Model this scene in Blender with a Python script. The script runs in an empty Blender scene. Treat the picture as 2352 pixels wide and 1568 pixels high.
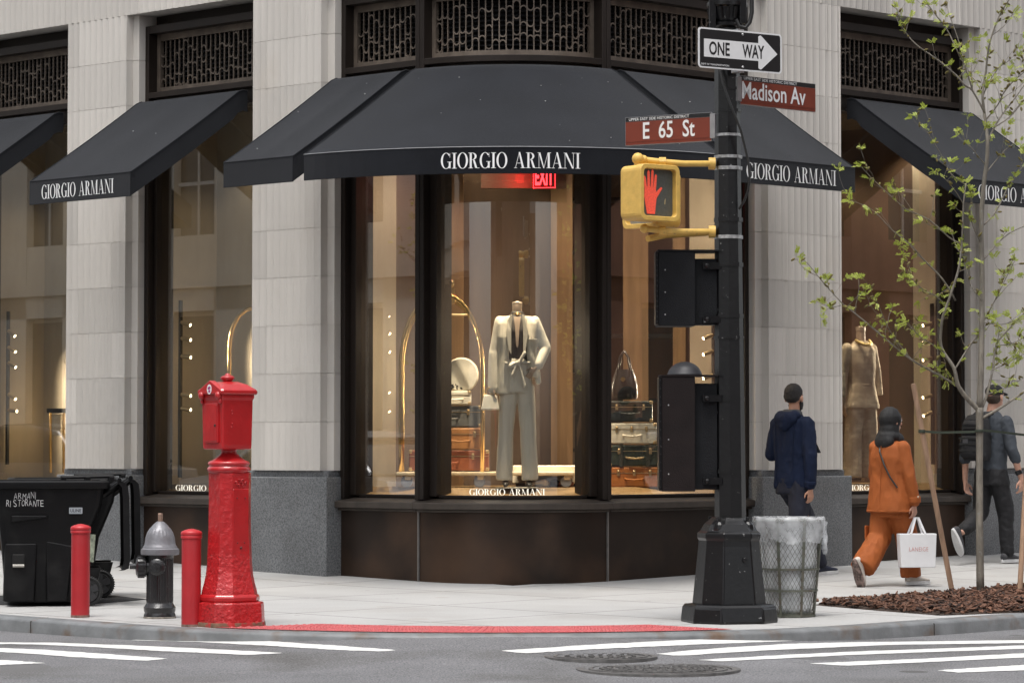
import bpy, bmesh, math, random
from mathutils import Matrix, Vector, noise as mnoise
R = math.radians
sc = bpy.context.scene
col = sc.collection
# ------------------------------------------------------------------ camera
HC = 1.30                                  # camera height above the pavement at the kerb
TILT = math.atan(0.05)
FD = 7319.0 * math.cos(TILT)
CX, CY, PY = 1176.0, 784.0, 1021.6 - 7319.0 * math.cos(TILT) * 0.05
cd = bpy.data.cameras.new('camera')
cam = bpy.data.objects.new('camera', cd); col.objects.link(cam)
cam.location = (0, 0, HC); cam.rotation_euler = (R(90) + TILT, 0, 0)
cd.sensor_width = 36; cd.lens = 36 * FD / 2352
cd.shift_y = -(CY - PY) / 2352
cd.clip_start = 0.5; cd.clip_end = 400
sc.camera = cam
# ------------------------------------------------------------------ sky, sun, exposure (overcast)
w = bpy.data.worlds.new('World'); sc.world = w; w.use_nodes = True
nt = w.node_tree; bg = nt.nodes['Background']
sky = nt.nodes.new('ShaderNodeTexSky'); sky.sky_type = 'NISHITA'; sky.sun_disc = False
SUN_EL, SUN_AZ = R(72), R(200)
sky.sun_elevation = SUN_EL; sky.sun_rotation = SUN_AZ
sky.air_density = 1.0; sky.dust_density = 4.0; sky.ozone_density = 1.0
hs = nt.nodes.new('ShaderNodeHueSaturation'); hs.inputs['Saturation'].default_value = 0.22
nt.links.new(sky.outputs[0], hs.inputs['Color']); nt.links.new(hs.outputs[0], bg.inputs['Color'])
bg.inputs['Strength'].default_value = 0.135
sd = bpy.data.lights.new('sun', 'SUN'); sd.energy = 1.15; sd.angle = R(20); sd.color = (1, .965, .92)
sun = bpy.data.objects.new('sun', sd); col.objects.link(sun)
# direction towards the sun: same azimuth as the sky's (measured from +Y, clockwise)
sun_dir = Vector((math.sin(SUN_AZ) * math.cos(SUN_EL), math.cos(SUN_AZ) * math.cos(SUN_EL), math.sin(SUN_EL)))
sun.rotation_euler = sun_dir.to_track_quat('Z', 'Y').to_euler()
sc.view_settings.view_transform = 'Standard'; sc.view_settings.look = 'None'
sc.view_settings.exposure = 0.88; sc.view_settings.gamma = 1.0
sc.render.engine = 'CYCLES'
sc.cycles.use_denoising = True
sc.cycles.max_bounces = 8; sc.cycles.transparent_max_bounces = 12
sc.cycles.caustics_reflective = False; sc.cycles.caustics_refractive = False
sc.cycles.sample_clamp_indirect = 6.0

# ------------------------------------------------------------------ helpers
def P(px, py, Y):
    """world point at depth Y seen at photo position (px, py) on a 2352 px wide picture"""
    dx = (px - CX) / FD; dy = (PY - py) / FD
    c, s = math.cos(TILT), math.sin(TILT)
    k = Y / (c - dy * s)
    return Vector((dx * k, Y, HC + (s + dy * c) * k))

WINV = {}
def props(o, label=None, cat=None, group=None, kind=None):
    if label: o['label'] = label
    if cat: o['category'] = cat
    if group: o['group'] = group
    if kind: o['kind'] = kind
    return o
def thing(name, label, cat, loc=(0, 0, 0), rz=0.0, group=None, world=False):
    o = bpy.data.objects.new(name, None); col.objects.link(o)
    o.empty_display_size = .1
    o.location = loc; o.rotation_euler = (0, 0, rz)
    if world: WINV[o.name] = (Matrix.Translation(loc) @ Matrix.Rotation(rz, 4, 'Z')).inverted()
    return props(o, label, cat, group)
def copy_tree(o, parent=None):
    c = o.copy(); col.objects.link(c)
    if parent: c.parent = parent; c.matrix_parent_inverse = o.matrix_parent_inverse.copy()
    for ch in list(o.children): copy_tree(ch, c)
    return c

class MB:
    def __init__(s): s.bm = bmesh.new(); s.tl = None
    def v(s, p): return s.bm.verts.new(Vector(p))
    def face(s, pts):
        try: return s.bm.faces.new([s.v(p) for p in pts])
        except ValueError: return None
    def loft(s, rings, cap0=True, cap1=True, closed=True):
        rv = [[s.v(p) for p in r] for r in rings]; n = len(rv[0]); fs = []
        for a, b in zip(rv, rv[1:]):
            for i in range(n if closed else n - 1):
                j = (i + 1) % n
                try: fs.append(s.bm.faces.new((a[i], a[j], b[j], b[i])))
                except ValueError: pass
        if cap0 and n > 2: fs.append(s.bm.faces.new(list(reversed(rv[0]))))
        if cap1 and n > 2: fs.append(s.bm.faces.new(rv[-1]))
        return fs
    def sheet(s, rows):
        return s.loft(rows, False, False, closed=False)
    def prism(s, pts, f0, f1):
        return s.loft([[f0(p) for p in pts], [f1(p) for p in pts]])
    def gbox(s, f, a0, a1, d0, d1, z0, z1, n=1):
        rings = []
        for i in range(n + 1):
            a = a0 + (a1 - a0) * i / n
            rings.append([f(a, d0, z0), f(a, d1, z0), f(a, d1, z1), f(a, d0, z1)])
        return s.loft(rings)
    def box(s, c, size, rot=None):
        hx, hy, hz = size[0] / 2, size[1] / 2, size[2] / 2; c = Vector(c)
        q = lambda x, y, z: c + ((rot @ Vector((x, y, z))) if rot else Vector((x, y, z)))
        return s.loft([[q(-hx, -hy, z), q(hx, -hy, z), q(hx, hy, z), q(-hx, hy, z)] for z in (-hz, hz)])
    def tube(s, path, r, n=8, caps=True):
        path = [Vector(p) for p in path]; m = len(path)
        rr = r if isinstance(r, (list, tuple)) else [r] * m
        rings = []; up = None
        for i, p in enumerate(path):
            t = (path[min(i + 1, m - 1)] - path[max(i - 1, 0)]).normalized()
            if up is None:
                up = Vector((0, 0, 1)) if abs(t.z) < .9 else Vector((1, 0, 0))
            x = t.cross(up)
            if x.length < 1e-5: x = t.cross(Vector((0, 1, 0)))
            x.normalize(); y = x.cross(t).normalized(); up = y
            rings.append([p + (x * math.cos(2 * math.pi * k / n) + y * math.sin(2 * math.pi * k / n)) * rr[i] for k in range(n)])
        return s.loft(rings, caps, caps)
    def lathe(s, prof, o=(0, 0, 0), n=24, rot=None, a0=0, sx=1, sy=1):
        o = Vector(o); rings = []
        for r, z in prof:
            rg = []
            for k in range(n):
                a = a0 + 2 * math.pi * k / n
                q = Vector((r * math.cos(a) * sx, r * math.sin(a) * sy, z))
                rg.append(o + (rot @ q if rot else q))
            rings.append(rg)
        return s.loft(rings)
    def ball(s, c, r, n=12, rot=None):
        if not isinstance(r, (tuple, list)): r = (r, r, r)
        c = Vector(c); rings = []
        m = max(4, n // 2 + 1)
        for i in range(m + 1):
            a = -math.pi / 2 + math.pi * i / m
            a = max(-math.pi / 2 + .02, min(math.pi / 2 - .02, a))
            rg = []
            for k in range(n):
                b = 2 * math.pi * k / n
                q = Vector((r[0] * math.cos(a) * math.cos(b), r[1] * math.cos(a) * math.sin(b), r[2] * math.sin(a)))
                rg.append(c + (rot @ q if rot else q))
            rings.append(rg)
        return s.loft(rings)
    def tint(s, faces, val):
        if s.tl is None: s.tl = s.bm.loops.layers.color.new('tint')
        for f in faces:
            if f:
                for l in f.loops: l[s.tl] = (val, val, val, 1)
    def build(s, name, mat, parent=None, smooth=False, bevel=0, seg=2, label=None, recalc=True):
        bm = s.bm
        if recalc: bmesh.ops.recalc_face_normals(bm, faces=bm.faces)
        me = bpy.data.meshes.new(name); bm.to_mesh(me); bm.free()
        for m in (mat if isinstance(mat, (list, tuple)) else [mat]): me.materials.append(m)
        return link_mesh(name, me, parent, smooth, bevel, seg, label)
def link_mesh(name, me, parent=None, smooth=False, bevel=0, seg=2, label=None):
    o = bpy.data.objects.new(name, me); col.objects.link(o)
    if smooth:
        me.polygons.foreach_set('use_smooth', [True] * len(me.polygons))
        if smooth != 'full': me.set_sharp_from_angle(angle=R(38))
    if bevel:
        b = o.modifiers.new('bevel', 'BEVEL'); b.width = bevel; b.segments = seg; b.limit_method = 'ANGLE'; b.angle_limit = R(40)
        b.harden_normals = False
    if parent:
        o.parent = parent
        if parent.name in WINV: o.matrix_parent_inverse = WINV[parent.name]
    if label: o['label'] = label
    return o
def ellipse_ring(c, rx, ry, z, n=16, p=2.0, rot=0.0):
    """superellipse ring; p=2 ellipse, larger p squarer"""
    out = []
    for k in range(n):
        a = 2 * math.pi * (k + .5) / n; ca, sa = math.cos(a), math.sin(a)
        x = math.copysign(abs(ca) ** (2 / p), ca) * rx; y = math.copysign(abs(sa) ** (2 / p), sa) * ry
        out.append(Vector((c[0] + x * math.cos(rot) - y * math.sin(rot), c[1] + x * math.sin(rot) + y * math.cos(rot), z)))
    return out
def oct_ring(c, hw, z, ch=.3, rot=0.0):
    """square of half width hw with corners cut by fraction ch"""
    k = hw * (1 - ch); pts = [(hw, -k), (hw, k), (k, hw), (-k, hw), (-hw, k), (-hw, -k), (-k, -hw), (k, -hw)]
    return [Vector((c[0] + x * math.cos(rot) - y * math.sin(rot), c[1] + x * math.sin(rot) + y * math.cos(rot), z)) for x, y in pts]

# ------------------------------------------------------------------ materials
MATS = {}
def M(name, c, rough=.6, metal=0., var=.12, scale=14., bump=0., bscale=60., spec=.5, coat=0., stretch=(1, 1, 1), detail=5, tint=False,
      dirt_or_sheen=None, dscale=2.5, dlo=.52, dhi=.7, emit=None, estr=0., sheen=0., trans=0.):
    if name in MATS: return MATS[name]
    m = bpy.data.materials.new(name); m.use_nodes = True; t = m.node_tree; N = t.nodes; L = t.links
    b = N['Principled BSDF']; MATS[name] = m
    b.inputs['Roughness'].default_value = rough; b.inputs['Metallic'].default_value = metal
    b.inputs['Specular IOR Level'].default_value = spec
    if coat: b.inputs['Coat Weight'].default_value = coat; b.inputs['Coat Roughness'].default_value = .12
    if sheen: b.inputs['Sheen Weight'].default_value = sheen
    if trans: b.inputs['Transmission Weight'].default_value = trans
    tc = N.new('ShaderNodeTexCoord'); mp = N.new('ShaderNodeMapping'); mp.inputs['Scale'].default_value = stretch
    L.new(tc.outputs['Object'], mp.inputs['Vector'])
    n1 = N.new('ShaderNodeTexNoise'); n1.inputs['Scale'].default_value = scale; n1.inputs['Detail'].default_value = detail
    L.new(mp.outputs[0], n1.inputs['Vector'])
    ra = N.new('ShaderNodeMapRange'); ra.inputs['From Min'].default_value = .3; ra.inputs['From Max'].default_value = .7
    ra.inputs['To Min'].default_value = 1 - var; ra.inputs['To Max'].default_value = 1 + var
    L.new(n1.outputs['Fac'], ra.inputs['Value'])
    mx = N.new('ShaderNodeMix'); mx.data_type = 'RGBA'; mx.blend_type = 'MULTIPLY'; mx.inputs[0].default_value = 1
    mx.inputs[6].default_value = (*c, 1)
    L.new(ra.outputs[0], mx.inputs[7])
    out = mx.outputs[2]
    if tint:
        at = N.new('ShaderNodeAttribute'); at.attribute_name = 'tint'
        m2 = N.new('ShaderNodeMix'); m2.data_type = 'RGBA'; m2.blend_type = 'MULTIPLY'; m2.inputs[0].default_value = 1
        L.new(out, m2.inputs[6]); L.new(at.outputs['Color'], m2.inputs[7]); out = m2.outputs[2]
    if dirt_or_sheen:
        n3 = N.new('ShaderNodeTexNoise'); n3.inputs['Scale'].default_value = dscale; n3.inputs['Detail'].default_value = 8
        L.new(tc.outputs['Object'], n3.inputs['Vector'])
        r3 = N.new('ShaderNodeMapRange'); r3.inputs['From Min'].default_value = dlo; r3.inputs['From Max'].default_value = dhi
        L.new(n3.outputs['Fac'], r3.inputs['Value'])
        m3 = N.new('ShaderNodeMix'); m3.data_type = 'RGBA'; m3.inputs[7].default_value = (*dirt_or_sheen, 1)
        L.new(out, m3.inputs[6]); L.new(r3.outputs[0], m3.inputs[0]); out = m3.outputs[2]
    L.new(out, b.inputs['Base Color'])
    if bump:
        n2 = N.new('ShaderNodeTexNoise'); n2.inputs['Scale'].default_value = bscale; n2.inputs['Detail'].default_value = 4
        L.new(mp.outputs[0], n2.inputs['Vector'])
        bp = N.new('ShaderNodeBump'); bp.inputs['Strength'].default_value = bump; bp.inputs['Distance'].default_value = .01
        L.new(n2.outputs['Fac'], bp.inputs['Height']); L.new(bp.outputs[0], b.inputs['Normal'])
    if emit:
        b.inputs['Emission Color'].default_value = (*emit, 1); b.inputs['Emission Strength'].default_value = estr
    return m
def fluff(m):  # tiny helper: extra speckle layer multiplied on the base colour
    return m
def add_speckle(m, scale, lo, hi, a, b_):
    t = m.node_tree; N = t.nodes; L = t.links; b = N['Principled BSDF']
    src = b.inputs['Base Color'].links[0].from_socket
    tc = N.new('ShaderNodeTexCoord'); vo = N.new('ShaderNodeTexNoise'); vo.inputs['Scale'].default_value = scale; vo.inputs['Detail'].default_value = 2
    L.new(tc.outputs['Object'], vo.inputs['Vector'])
    r = N.new('ShaderNodeMapRange'); r.inputs['From Min'].default_value = lo; r.inputs['From Max'].default_value = hi
    r.inputs['To Min'].default_value = a; r.inputs['To Max'].default_value = b_
    L.new(vo.outputs['Fac'], r.inputs['Value'])
    mx = N.new('ShaderNodeMix'); mx.data_type = 'RGBA'; mx.blend_type = 'MULTIPLY'; mx.inputs[0].default_value = 1
    L.new(src, mx.inputs[6]); L.new(r.outputs[0], mx.inputs[7]); L.new(mx.outputs[2], b.inputs['Base Color'])
    return m
def add_joints(m, size, rot, width, dark, off=(0, 0)):
    """thin scored lines on a square grid (saw joints in concrete)"""
    t = m.node_tree; N = t.nodes; L = t.links; b = N['Principled BSDF']
    src = b.inputs['Base Color'].links[0].from_socket
    tc = N.new('ShaderNodeTexCoord'); mp = N.new('ShaderNodeMapping'); mp.inputs['Rotation'].default_value = (0, 0, rot)
    mp.inputs['Location'].default_value = (off[0], off[1], 0)
    L.new(tc.outputs['Object'], mp.inputs['Vector'])
    sx = N.new('ShaderNodeSeparateXYZ'); L.new(mp.outputs[0], sx.inputs[0])
    outs = []
    for k in (0, 1):
        a = N.new('ShaderNodeMath'); a.operation = 'PINGPONG'; a.inputs[1].default_value = size / 2
        L.new(sx.outputs[k], a.inputs[0])
        c = N.new('ShaderNodeMath'); c.operation = 'LESS_THAN'; c.inputs[1].default_value = width
        L.new(a.outputs[0], c.inputs[0]); outs.append(c)
    mxn = N.new('ShaderNodeMath'); mxn.operation = 'MAXIMUM'; L.new(outs[0].outputs[0], mxn.inputs[0]); L.new(outs[1].outputs[0], mxn.inputs[1])
    mx = N.new('ShaderNodeMix'); mx.data_type = 'RGBA'; mx.inputs[7].default_value = (*dark, 1)
    L.new(src, mx.inputs[6]); L.new(mxn.outputs[0], mx.inputs[0]); L.new(mx.outputs[2], b.inputs['Base Color'])
    return m
def add_spots(m, scale, thr, colr, seed=0.):
    """small round stains (chewing gum, oil drops) scattered over a surface"""
    t = m.node_tree; N = t.nodes; L = t.links; b = N['Principled BSDF']
    src = b.inputs['Base Color'].links[0].from_socket
    tc = N.new('ShaderNodeTexCoord'); mp = N.new('ShaderNodeMapping'); mp.inputs['Location'].default_value = (seed, seed * 1.7, 0); mp.inputs['Scale'].default_value = (1, 1, .001)
    L.new(tc.outputs['Object'], mp.inputs[0]); vo = N.new('ShaderNodeTexVoronoi'); vo.inputs['Scale'].default_value = scale; L.new(mp.outputs[0], vo.inputs['Vector'])
    sp = N.new('ShaderNodeSeparateColor'); L.new(vo.outputs['Color'], sp.inputs[0])
    mu = N.new('ShaderNodeMath'); mu.operation = 'MULTIPLY'; mu.inputs[1].default_value = thr; L.new(sp.outputs[0], mu.inputs[0])
    r = N.new('ShaderNodeMath'); r.operation = 'LESS_THAN'; L.new(vo.outputs['Distance'], r.inputs[0]); L.new(mu.outputs[0], r.inputs[1])
    k = N.new('ShaderNodeMath'); k.operation = 'MULTIPLY'; k.inputs[1].default_value = .8; L.new(r.outputs[0], k.inputs[0])
    mx = N.new('ShaderNodeMix'); mx.data_type = 'RGBA'; mx.inputs[7].default_value = (*colr, 1); L.new(src, mx.inputs[6]); L.new(k.outputs[0], mx.inputs[0]); L.new(mx.outputs[2], b.inputs['Base Color'])
    return m
def glass_mat(name, tintc=(.93, .93, .9), refl=1.0):
    m = bpy.data.materials.new(name); m.use_nodes = True; t = m.node_tree; N = t.nodes; L = t.links
    N.remove(N['Principled BSDF'])
    tr = N.new('ShaderNodeBsdfTransparent'); tr.inputs[0].default_value = (*tintc, 1)
    gl = N.new('ShaderNodeBsdfGlossy'); gl.inputs['Roughness'].default_value = .0
    fr = N.new('ShaderNodeFresnel'); ge = N.new('ShaderNodeNewGeometry'); ir = N.new('ShaderNodeMapRange')   # same reflectance from both faces
    ir.inputs['To Min'].default_value = 1.5; ir.inputs['To Max'].default_value = 1 / 1.5
    L.new(ge.outputs['Backfacing'], ir.inputs['Value']); L.new(ir.outputs[0], fr.inputs['IOR'])
    mu = N.new('ShaderNodeMath'); mu.operation = 'MULTIPLY'; mu.inputs[1].default_value = refl; mu.use_clamp = True
    L.new(fr.outputs[0], mu.inputs[0])
    mx = N.new('ShaderNodeMixShader'); L.new(mu.outputs[0], mx.inputs[0]); L.new(tr.outputs[0], mx.inputs[1]); L.new(gl.outputs[0], mx.inputs[2])
    L.new(mx.outputs[0], N['Material Output'].inputs['Surface'])
    return m

# ------------------------------------------------------------------ lettering
def _ring(cx, cy, a, b, t, h, a0, a1, n=22):
    q = []
    for i in range(n):
        p, r = R(a0 + (a1 - a0) * i / n), R(a0 + (a1 - a0) * (i + 1) / n)
        q.append([(cx + a * math.cos(p), cy + b * math.sin(p)), (cx + a * math.cos(r), cy + b * math.sin(r)),
                  (cx + (a - t) * math.cos(r), cy + (b - h) * math.sin(r)), (cx + (a - t) * math.cos(p), cy + (b - h) * math.sin(p))])
    return q
def _rect(x0, x1, y0, y1): return [[(x0, y0), (x1, y0), (x1, y1), (x0, y1)]]
def _sl(x0, x1, y0, u0, u1, y1): return [[(x0, y0), (x1, y0), (u1, y1), (u0, y1)]]
def didone(T=.15, H=.032):
    S = lambda x0, x1: [_rect(x0, x1, 0, H), _rect(x0, x1, 1 - H, 1)]
    return {
        'I': (.36, [_rect(.105, .105 + T, 0, 1)] + S(0, .36)),
        'O': (.80, [_ring(.40, .5, .40, .52, T, H, 0, 360, 40)]),
        'G': (.80, [_ring(.40, .5, .40, .52, T, H, 42, 318, 34), _rect(.60, .60 + T * .9, .02, .43), _rect(.48, .83, .41, .44), _rect(.675, .70, .70, 1.0)]),
        'R': (.80, [_rect(.10, .10 + T, 0, 1), _rect(0, .33, 0, H), _rect(0, .3, 1 - H, 1),
                    _ring(.28, .765, .33, .236, T, H, -90, 90, 18), _sl(.50, .66, .02, .34, .47, .53), _rect(.60, .82, 0, H)]),
        'A': (.84, [_sl(.08, .115, 0, .37, .40, 1), _sl(.58, .58 + T * 1.05, 0, .34, .45, 1.02), _rect(.2, .62, .30, .33), _rect(0, .22, 0, H), _rect(.48, .84, 0, H)]),
        'M': (1.02, [_rect(.10, .132, 0, 1), _sl(.44, .50, 0, .08, .22, 1), _sl(.46, .49, 0, .76, .79, 1), _rect(.76, .76 + T, 0, 1), _rect(0, .24, 0, H), _rect(.02, .2, 1 - H, 1), _rect(.67, 1.02, 0, H), _rect(.78, 1.0, 1 - H, 1)]),
        'N': (.86, [_rect(.10, .132, 0, 1), _sl(.64, .76, 0, .08, .24, 1), _rect(.725, .757, 0, 1), _rect(0, .24, 0, H), _rect(.02, .2, 1 - H, 1), _rect(.62, .86, 1 - H, 1)]),
        ' ': (.42, []),
    }
GLYPH = didone()
def didone_width(s, gap=.035): return sum(GLYPH[c][0] + gap for c in s) - gap
def didone_text(mb, s, f, width, height, gap=.035, skew=0.):
    """f(u, v, h): u along from 0 to width, v up, h out of the surface"""
    k = width / didone_width(s, gap); x = 0
    for c in s:
        wd, strokes = GLYPH[c]
        for i, st in enumerate(strokes):
            h = .003 + .0005 * i
            for q in st:
                P0 = [((x + p[0] + skew * p[1]) * k, p[1] * height) for p in q]
                mb.face([f(p[0], p[1], h) for p in P0])
        x += wd + gap
def font_text(mb, s, f, width, height, bold=0.0, h=.004, spacing=1.0):
    cu = bpy.data.curves.new('tmp', 'FONT'); cu.body = s; cu.size = 1; cu.offset = bold; cu.resolution_u = 3; cu.space_character = spacing
    ob = bpy.data.objects.new('tmp', cu); col.objects.link(ob)
    dg = bpy.context.evaluated_depsgraph_get(); me = bpy.data.meshes.new_from_object(ob.evaluated_get(dg))
    xs = [v.co.x for v in me.vertices]; ys = [v.co.y for v in me.vertices]
    x0, x1, y0, y1 = min(xs), max(xs), min(ys), max(ys)
    for p in me.polygons:
        mb.face([f((me.vertices[i].co.x - x0) / (x1 - x0) * width, (me.vertices[i].co.y - y0) / (y1 - y0) * height, h) for i in p.vertices])
    bpy.data.objects.remove(ob); bpy.data.curves.remove(cu); bpy.data.meshes.remove(me)
rnd = random.Random(7)
# ------------------------------------------------------------------ the setting: road, pavement, kerb
C45 = math.sqrt(.5)
KX, KY = .01, 28.07                       # where the two facade planes would meet
def FL(s, d, z): return Vector((KX - C45 * s + C45 * d, KY + C45 * s + C45 * d, z))
def FR(s, d, z): return Vector((KX + C45 * s - C45 * d, KY + C45 * s + C45 * d, z))
ARC_R = 1.22
AX, AY = .01, KY + .16 * math.sqrt(2) + ARC_R * math.sqrt(2)
def FA(a, d, z):
    r = ARC_R + .16 - d
    return Vector((AX + r * math.sin(R(a)), AY - r * math.cos(R(a)), z))
def zs(Y):
    if Y < 23: return 0.
    if Y < 28.5: return .007 * (Y - 23)
    return .0385 + .029 * (Y - 28.5)
def zr(X, Y):
    return -.11 + min(zs(Y), .6) + .096 * math.exp(-(X / 1.95) ** 2) * math.exp(-((Y - 21.9) / 1.7) ** 2)
def G(px, py, f=None):
    f = f or (lambda X, Y: zr(X, Y))
    p0 = P(px, py, 10); o = Vector((0, 0, HC)); d = p0 - o
    lo, hi = 1.2, 6.0
    for _ in range(50):
        m = (lo + hi) / 2; q = o + d * m
        if q.z > f(q.x, q.y): lo = m
        else: hi = m
    return o + d * lo
S_ = lambda X, Y: zs(Y)
asphalt = M('asphalt', (.150, .150, .156), .92, var=.10, scale=1.3, bump=.9, bscale=90, spec=.25, dirt_or_sheen=(.105, .103, .102), dscale=.9, dlo=.48, dhi=.68)
add_speckle(asphalt, 85, .35, .68, .62, 1.5)
walk_m = M('pavement_concrete', (.37, .367, .36), .88, var=.07, scale=1.1, bump=.25, bscale=120, spec=.3, dirt_or_sheen=(.31, .30, .285), dscale=.9, dlo=.5, dhi=.8)
add_speckle(walk_m, 60, .3, .7, .94, 1.05)
add_spots(walk_m, 2.6, .085, (.22, .215, .205)); add_spots(walk_m, 1.1, .16, (.33, .315, .29), 3.3)
add_joints(walk_m, 1.52, R(45), .015, (.20, .195, .185), (.3, .55))
kerb_m = M('kerb_stone', (.15, .156, .16), .5, var=.25, scale=5, bump=.3, bscale=30, stretch=(1, 1, 1), dirt_or_sheen=(.11, .07, .045), dscale=4.5, dlo=.54, dhi=.74)
def axis(lo, hi, flo, fhi, coarse, fine):
    v = []; x = lo
    while x < hi - 1e-6:
        v.append(x); st = fine if flo - 1e-6 <= x < fhi - 1e-6 else coarse
        if x < flo < x + st: st = flo - x
        x += st
    return v + [hi]
mb = MB()
xs, ys = axis(-150, 150, -7, 7, 9, .2), axis(-60, 150, 17.4, 26.4, 7, .2)
mb.sheet([[(x, y, zr(x, y)) for x in xs] for y in ys])
add_spots(asphalt, 1.3, .14, (.075, .073, .072), 5.1); add_spots(asphalt, .45, .35, (.118, .116, .116), 9.7)
props(mb.build('road', asphalt, smooth=True), 'grey asphalt road of the street crossing in front of the shop', kind='structure')

CCX, CCY, CR = -.1, 25.7, 3.75
def kerb_line(off, far=40):
    r = CR - off; pts = []
    tl = Vector((CCX - C45 * r, CCY - C45 * r)); tr = Vector((CCX + C45 * r, CCY - C45 * r))
    for s in (far, 25, 16, 10, 7, 5, 4, 3, 2.4, 1.8, 1.2, .8, .4): pts.append(tl + s * Vector((-C45, C45)))
    for i in range(33):
        a = -45 + 90 * i / 32; pts.append(Vector((CCX + r * math.sin(R(a)), CCY - r * math.cos(R(a)))))
    for s in (.4, .8, 1.2, 1.8, 2.4, 3, 4, 5, 7, 10, 16, 25, far): pts.append(tr + s * Vector((C45, C45)))
    return pts
k0 = kerb_line(.154); n = len(k0)
inner = []
for i, p in enumerate(k0):
    if i <= 13: q = FL(3.0 + (p - k0[13]).length, .4, 0)
    elif i >= n - 14: q = FR(3.0 + (p - k0[n - 14]).length, .4, 0)
    else:
        t = (i - 13) / (n - 27) * 2 - 1
        q = FL(.4 - 2.6 * t, .4, 0) if t < 0 else FR(.4 + 2.6 * t, .4, 0)
    inner.append(q.xy)
mb = MB(); rows = []
for j in range(25):
    t = (j / 24) ** 1.0; row = []
    for a, b in zip(k0, inner):
        p = a.lerp(b, t); row.append((p.x, p.y, zs(p.y)))
    rows.append(row)
mb.sheet(rows)
props(mb.build('pavement', walk_m, smooth=True), 'pale concrete pavement round the shop corner', kind='structure')
mb = MB(); rows = []
for off, dz in ((-.0, None), (.0, -.03), (.012, -.012), (.035, -.001), (.15, 0.001), (.15, -.05)):
    row = []
    for p in kerb_line(off):
        z = zs(p.y) + (dz if dz is not None else -.3)
        row.append((p.x, p.y, z))
    rows.append(row)
mb.sheet(rows)
props(mb.build('kerb', kerb_m, smooth=True), 'weathered grey kerb with rust stains round the corner', kind='structure')
mb = MB()                                                      # joints across the kerb
for i in (4, 6, 8, 10, n - 12, n - 9, n - 7, n - 5):
    a, b, c = kerb_line(-.004)[i], kerb_line(.16)[i], kerb_line(-.004)[i + 1]
    t = (c - a).normalized() * .006
    for p, q in ((a, b),):
        z0 = zs(p.y)
        mb.loft([[(p.x, p.y, z0 - .2), (p.x + t.x, p.y + t.y, z0 - .2), (p.x + t.x, p.y + t.y, z0 - .02), (p.x, p.y, z0 - .02)],
                 [(q.x, q.y, z0 - .2), (q.x + t.x, q.y + t.y, z0 - .2), (q.x + t.x, q.y + t.y, z0 + .003), (q.x, q.y, z0 + .003)]])
props(mb.build('kerb_joint', M('joint_dirt', (.05, .045, .04), .9)), 'dark joints between kerb stones', kind='structure')

# red tactile paving in the ramp
red_t = M('tactile_red', (.43, .085, .09), .6, var=.10, scale=7, bump=.2, bscale=80, dirt_or_sheen=(.38, .14, .13), dscale=4, dlo=.55, dhi=.85)
mb = MB()
a_l, a_r = -34, 27.5
rows = []
for r_ in (CR - .17, CR - .50, CR - .95):
    ex = (CR - .2 - r_) * 9
    rows.append([(CCX + r_ * math.sin(R(a)), CCY - r_ * math.cos(R(a)), zs(0) + .006) for a in [a_l + ex + (a_r - a_l - ex * 1.7) * i / 40 for i in range(41)]])
mb.sheet(rows)
for i in range(62):
    for j in range(11):
        r_ = CR - .23 - j * .06; a = a_l + 1.5 + j * .5 + (a_r - a_l - 3 - j * .9) * i / 61
        x, y = CCX + r_ * math.sin(R(a)), CCY - r_ * math.cos(R(a))
        mb.loft([[(x + rr * math.cos(k * math.pi / 3), y + rr * math.sin(k * math.pi / 3), .006 + hz) for k in range(6)] for rr, hz in ((.014, 0), (.010, .006))], cap0=False)
props(mb.build('tactile_paving', red_t), 'red tactile paving with rows of small domes at the kerb ramp', kind='structure')

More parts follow.
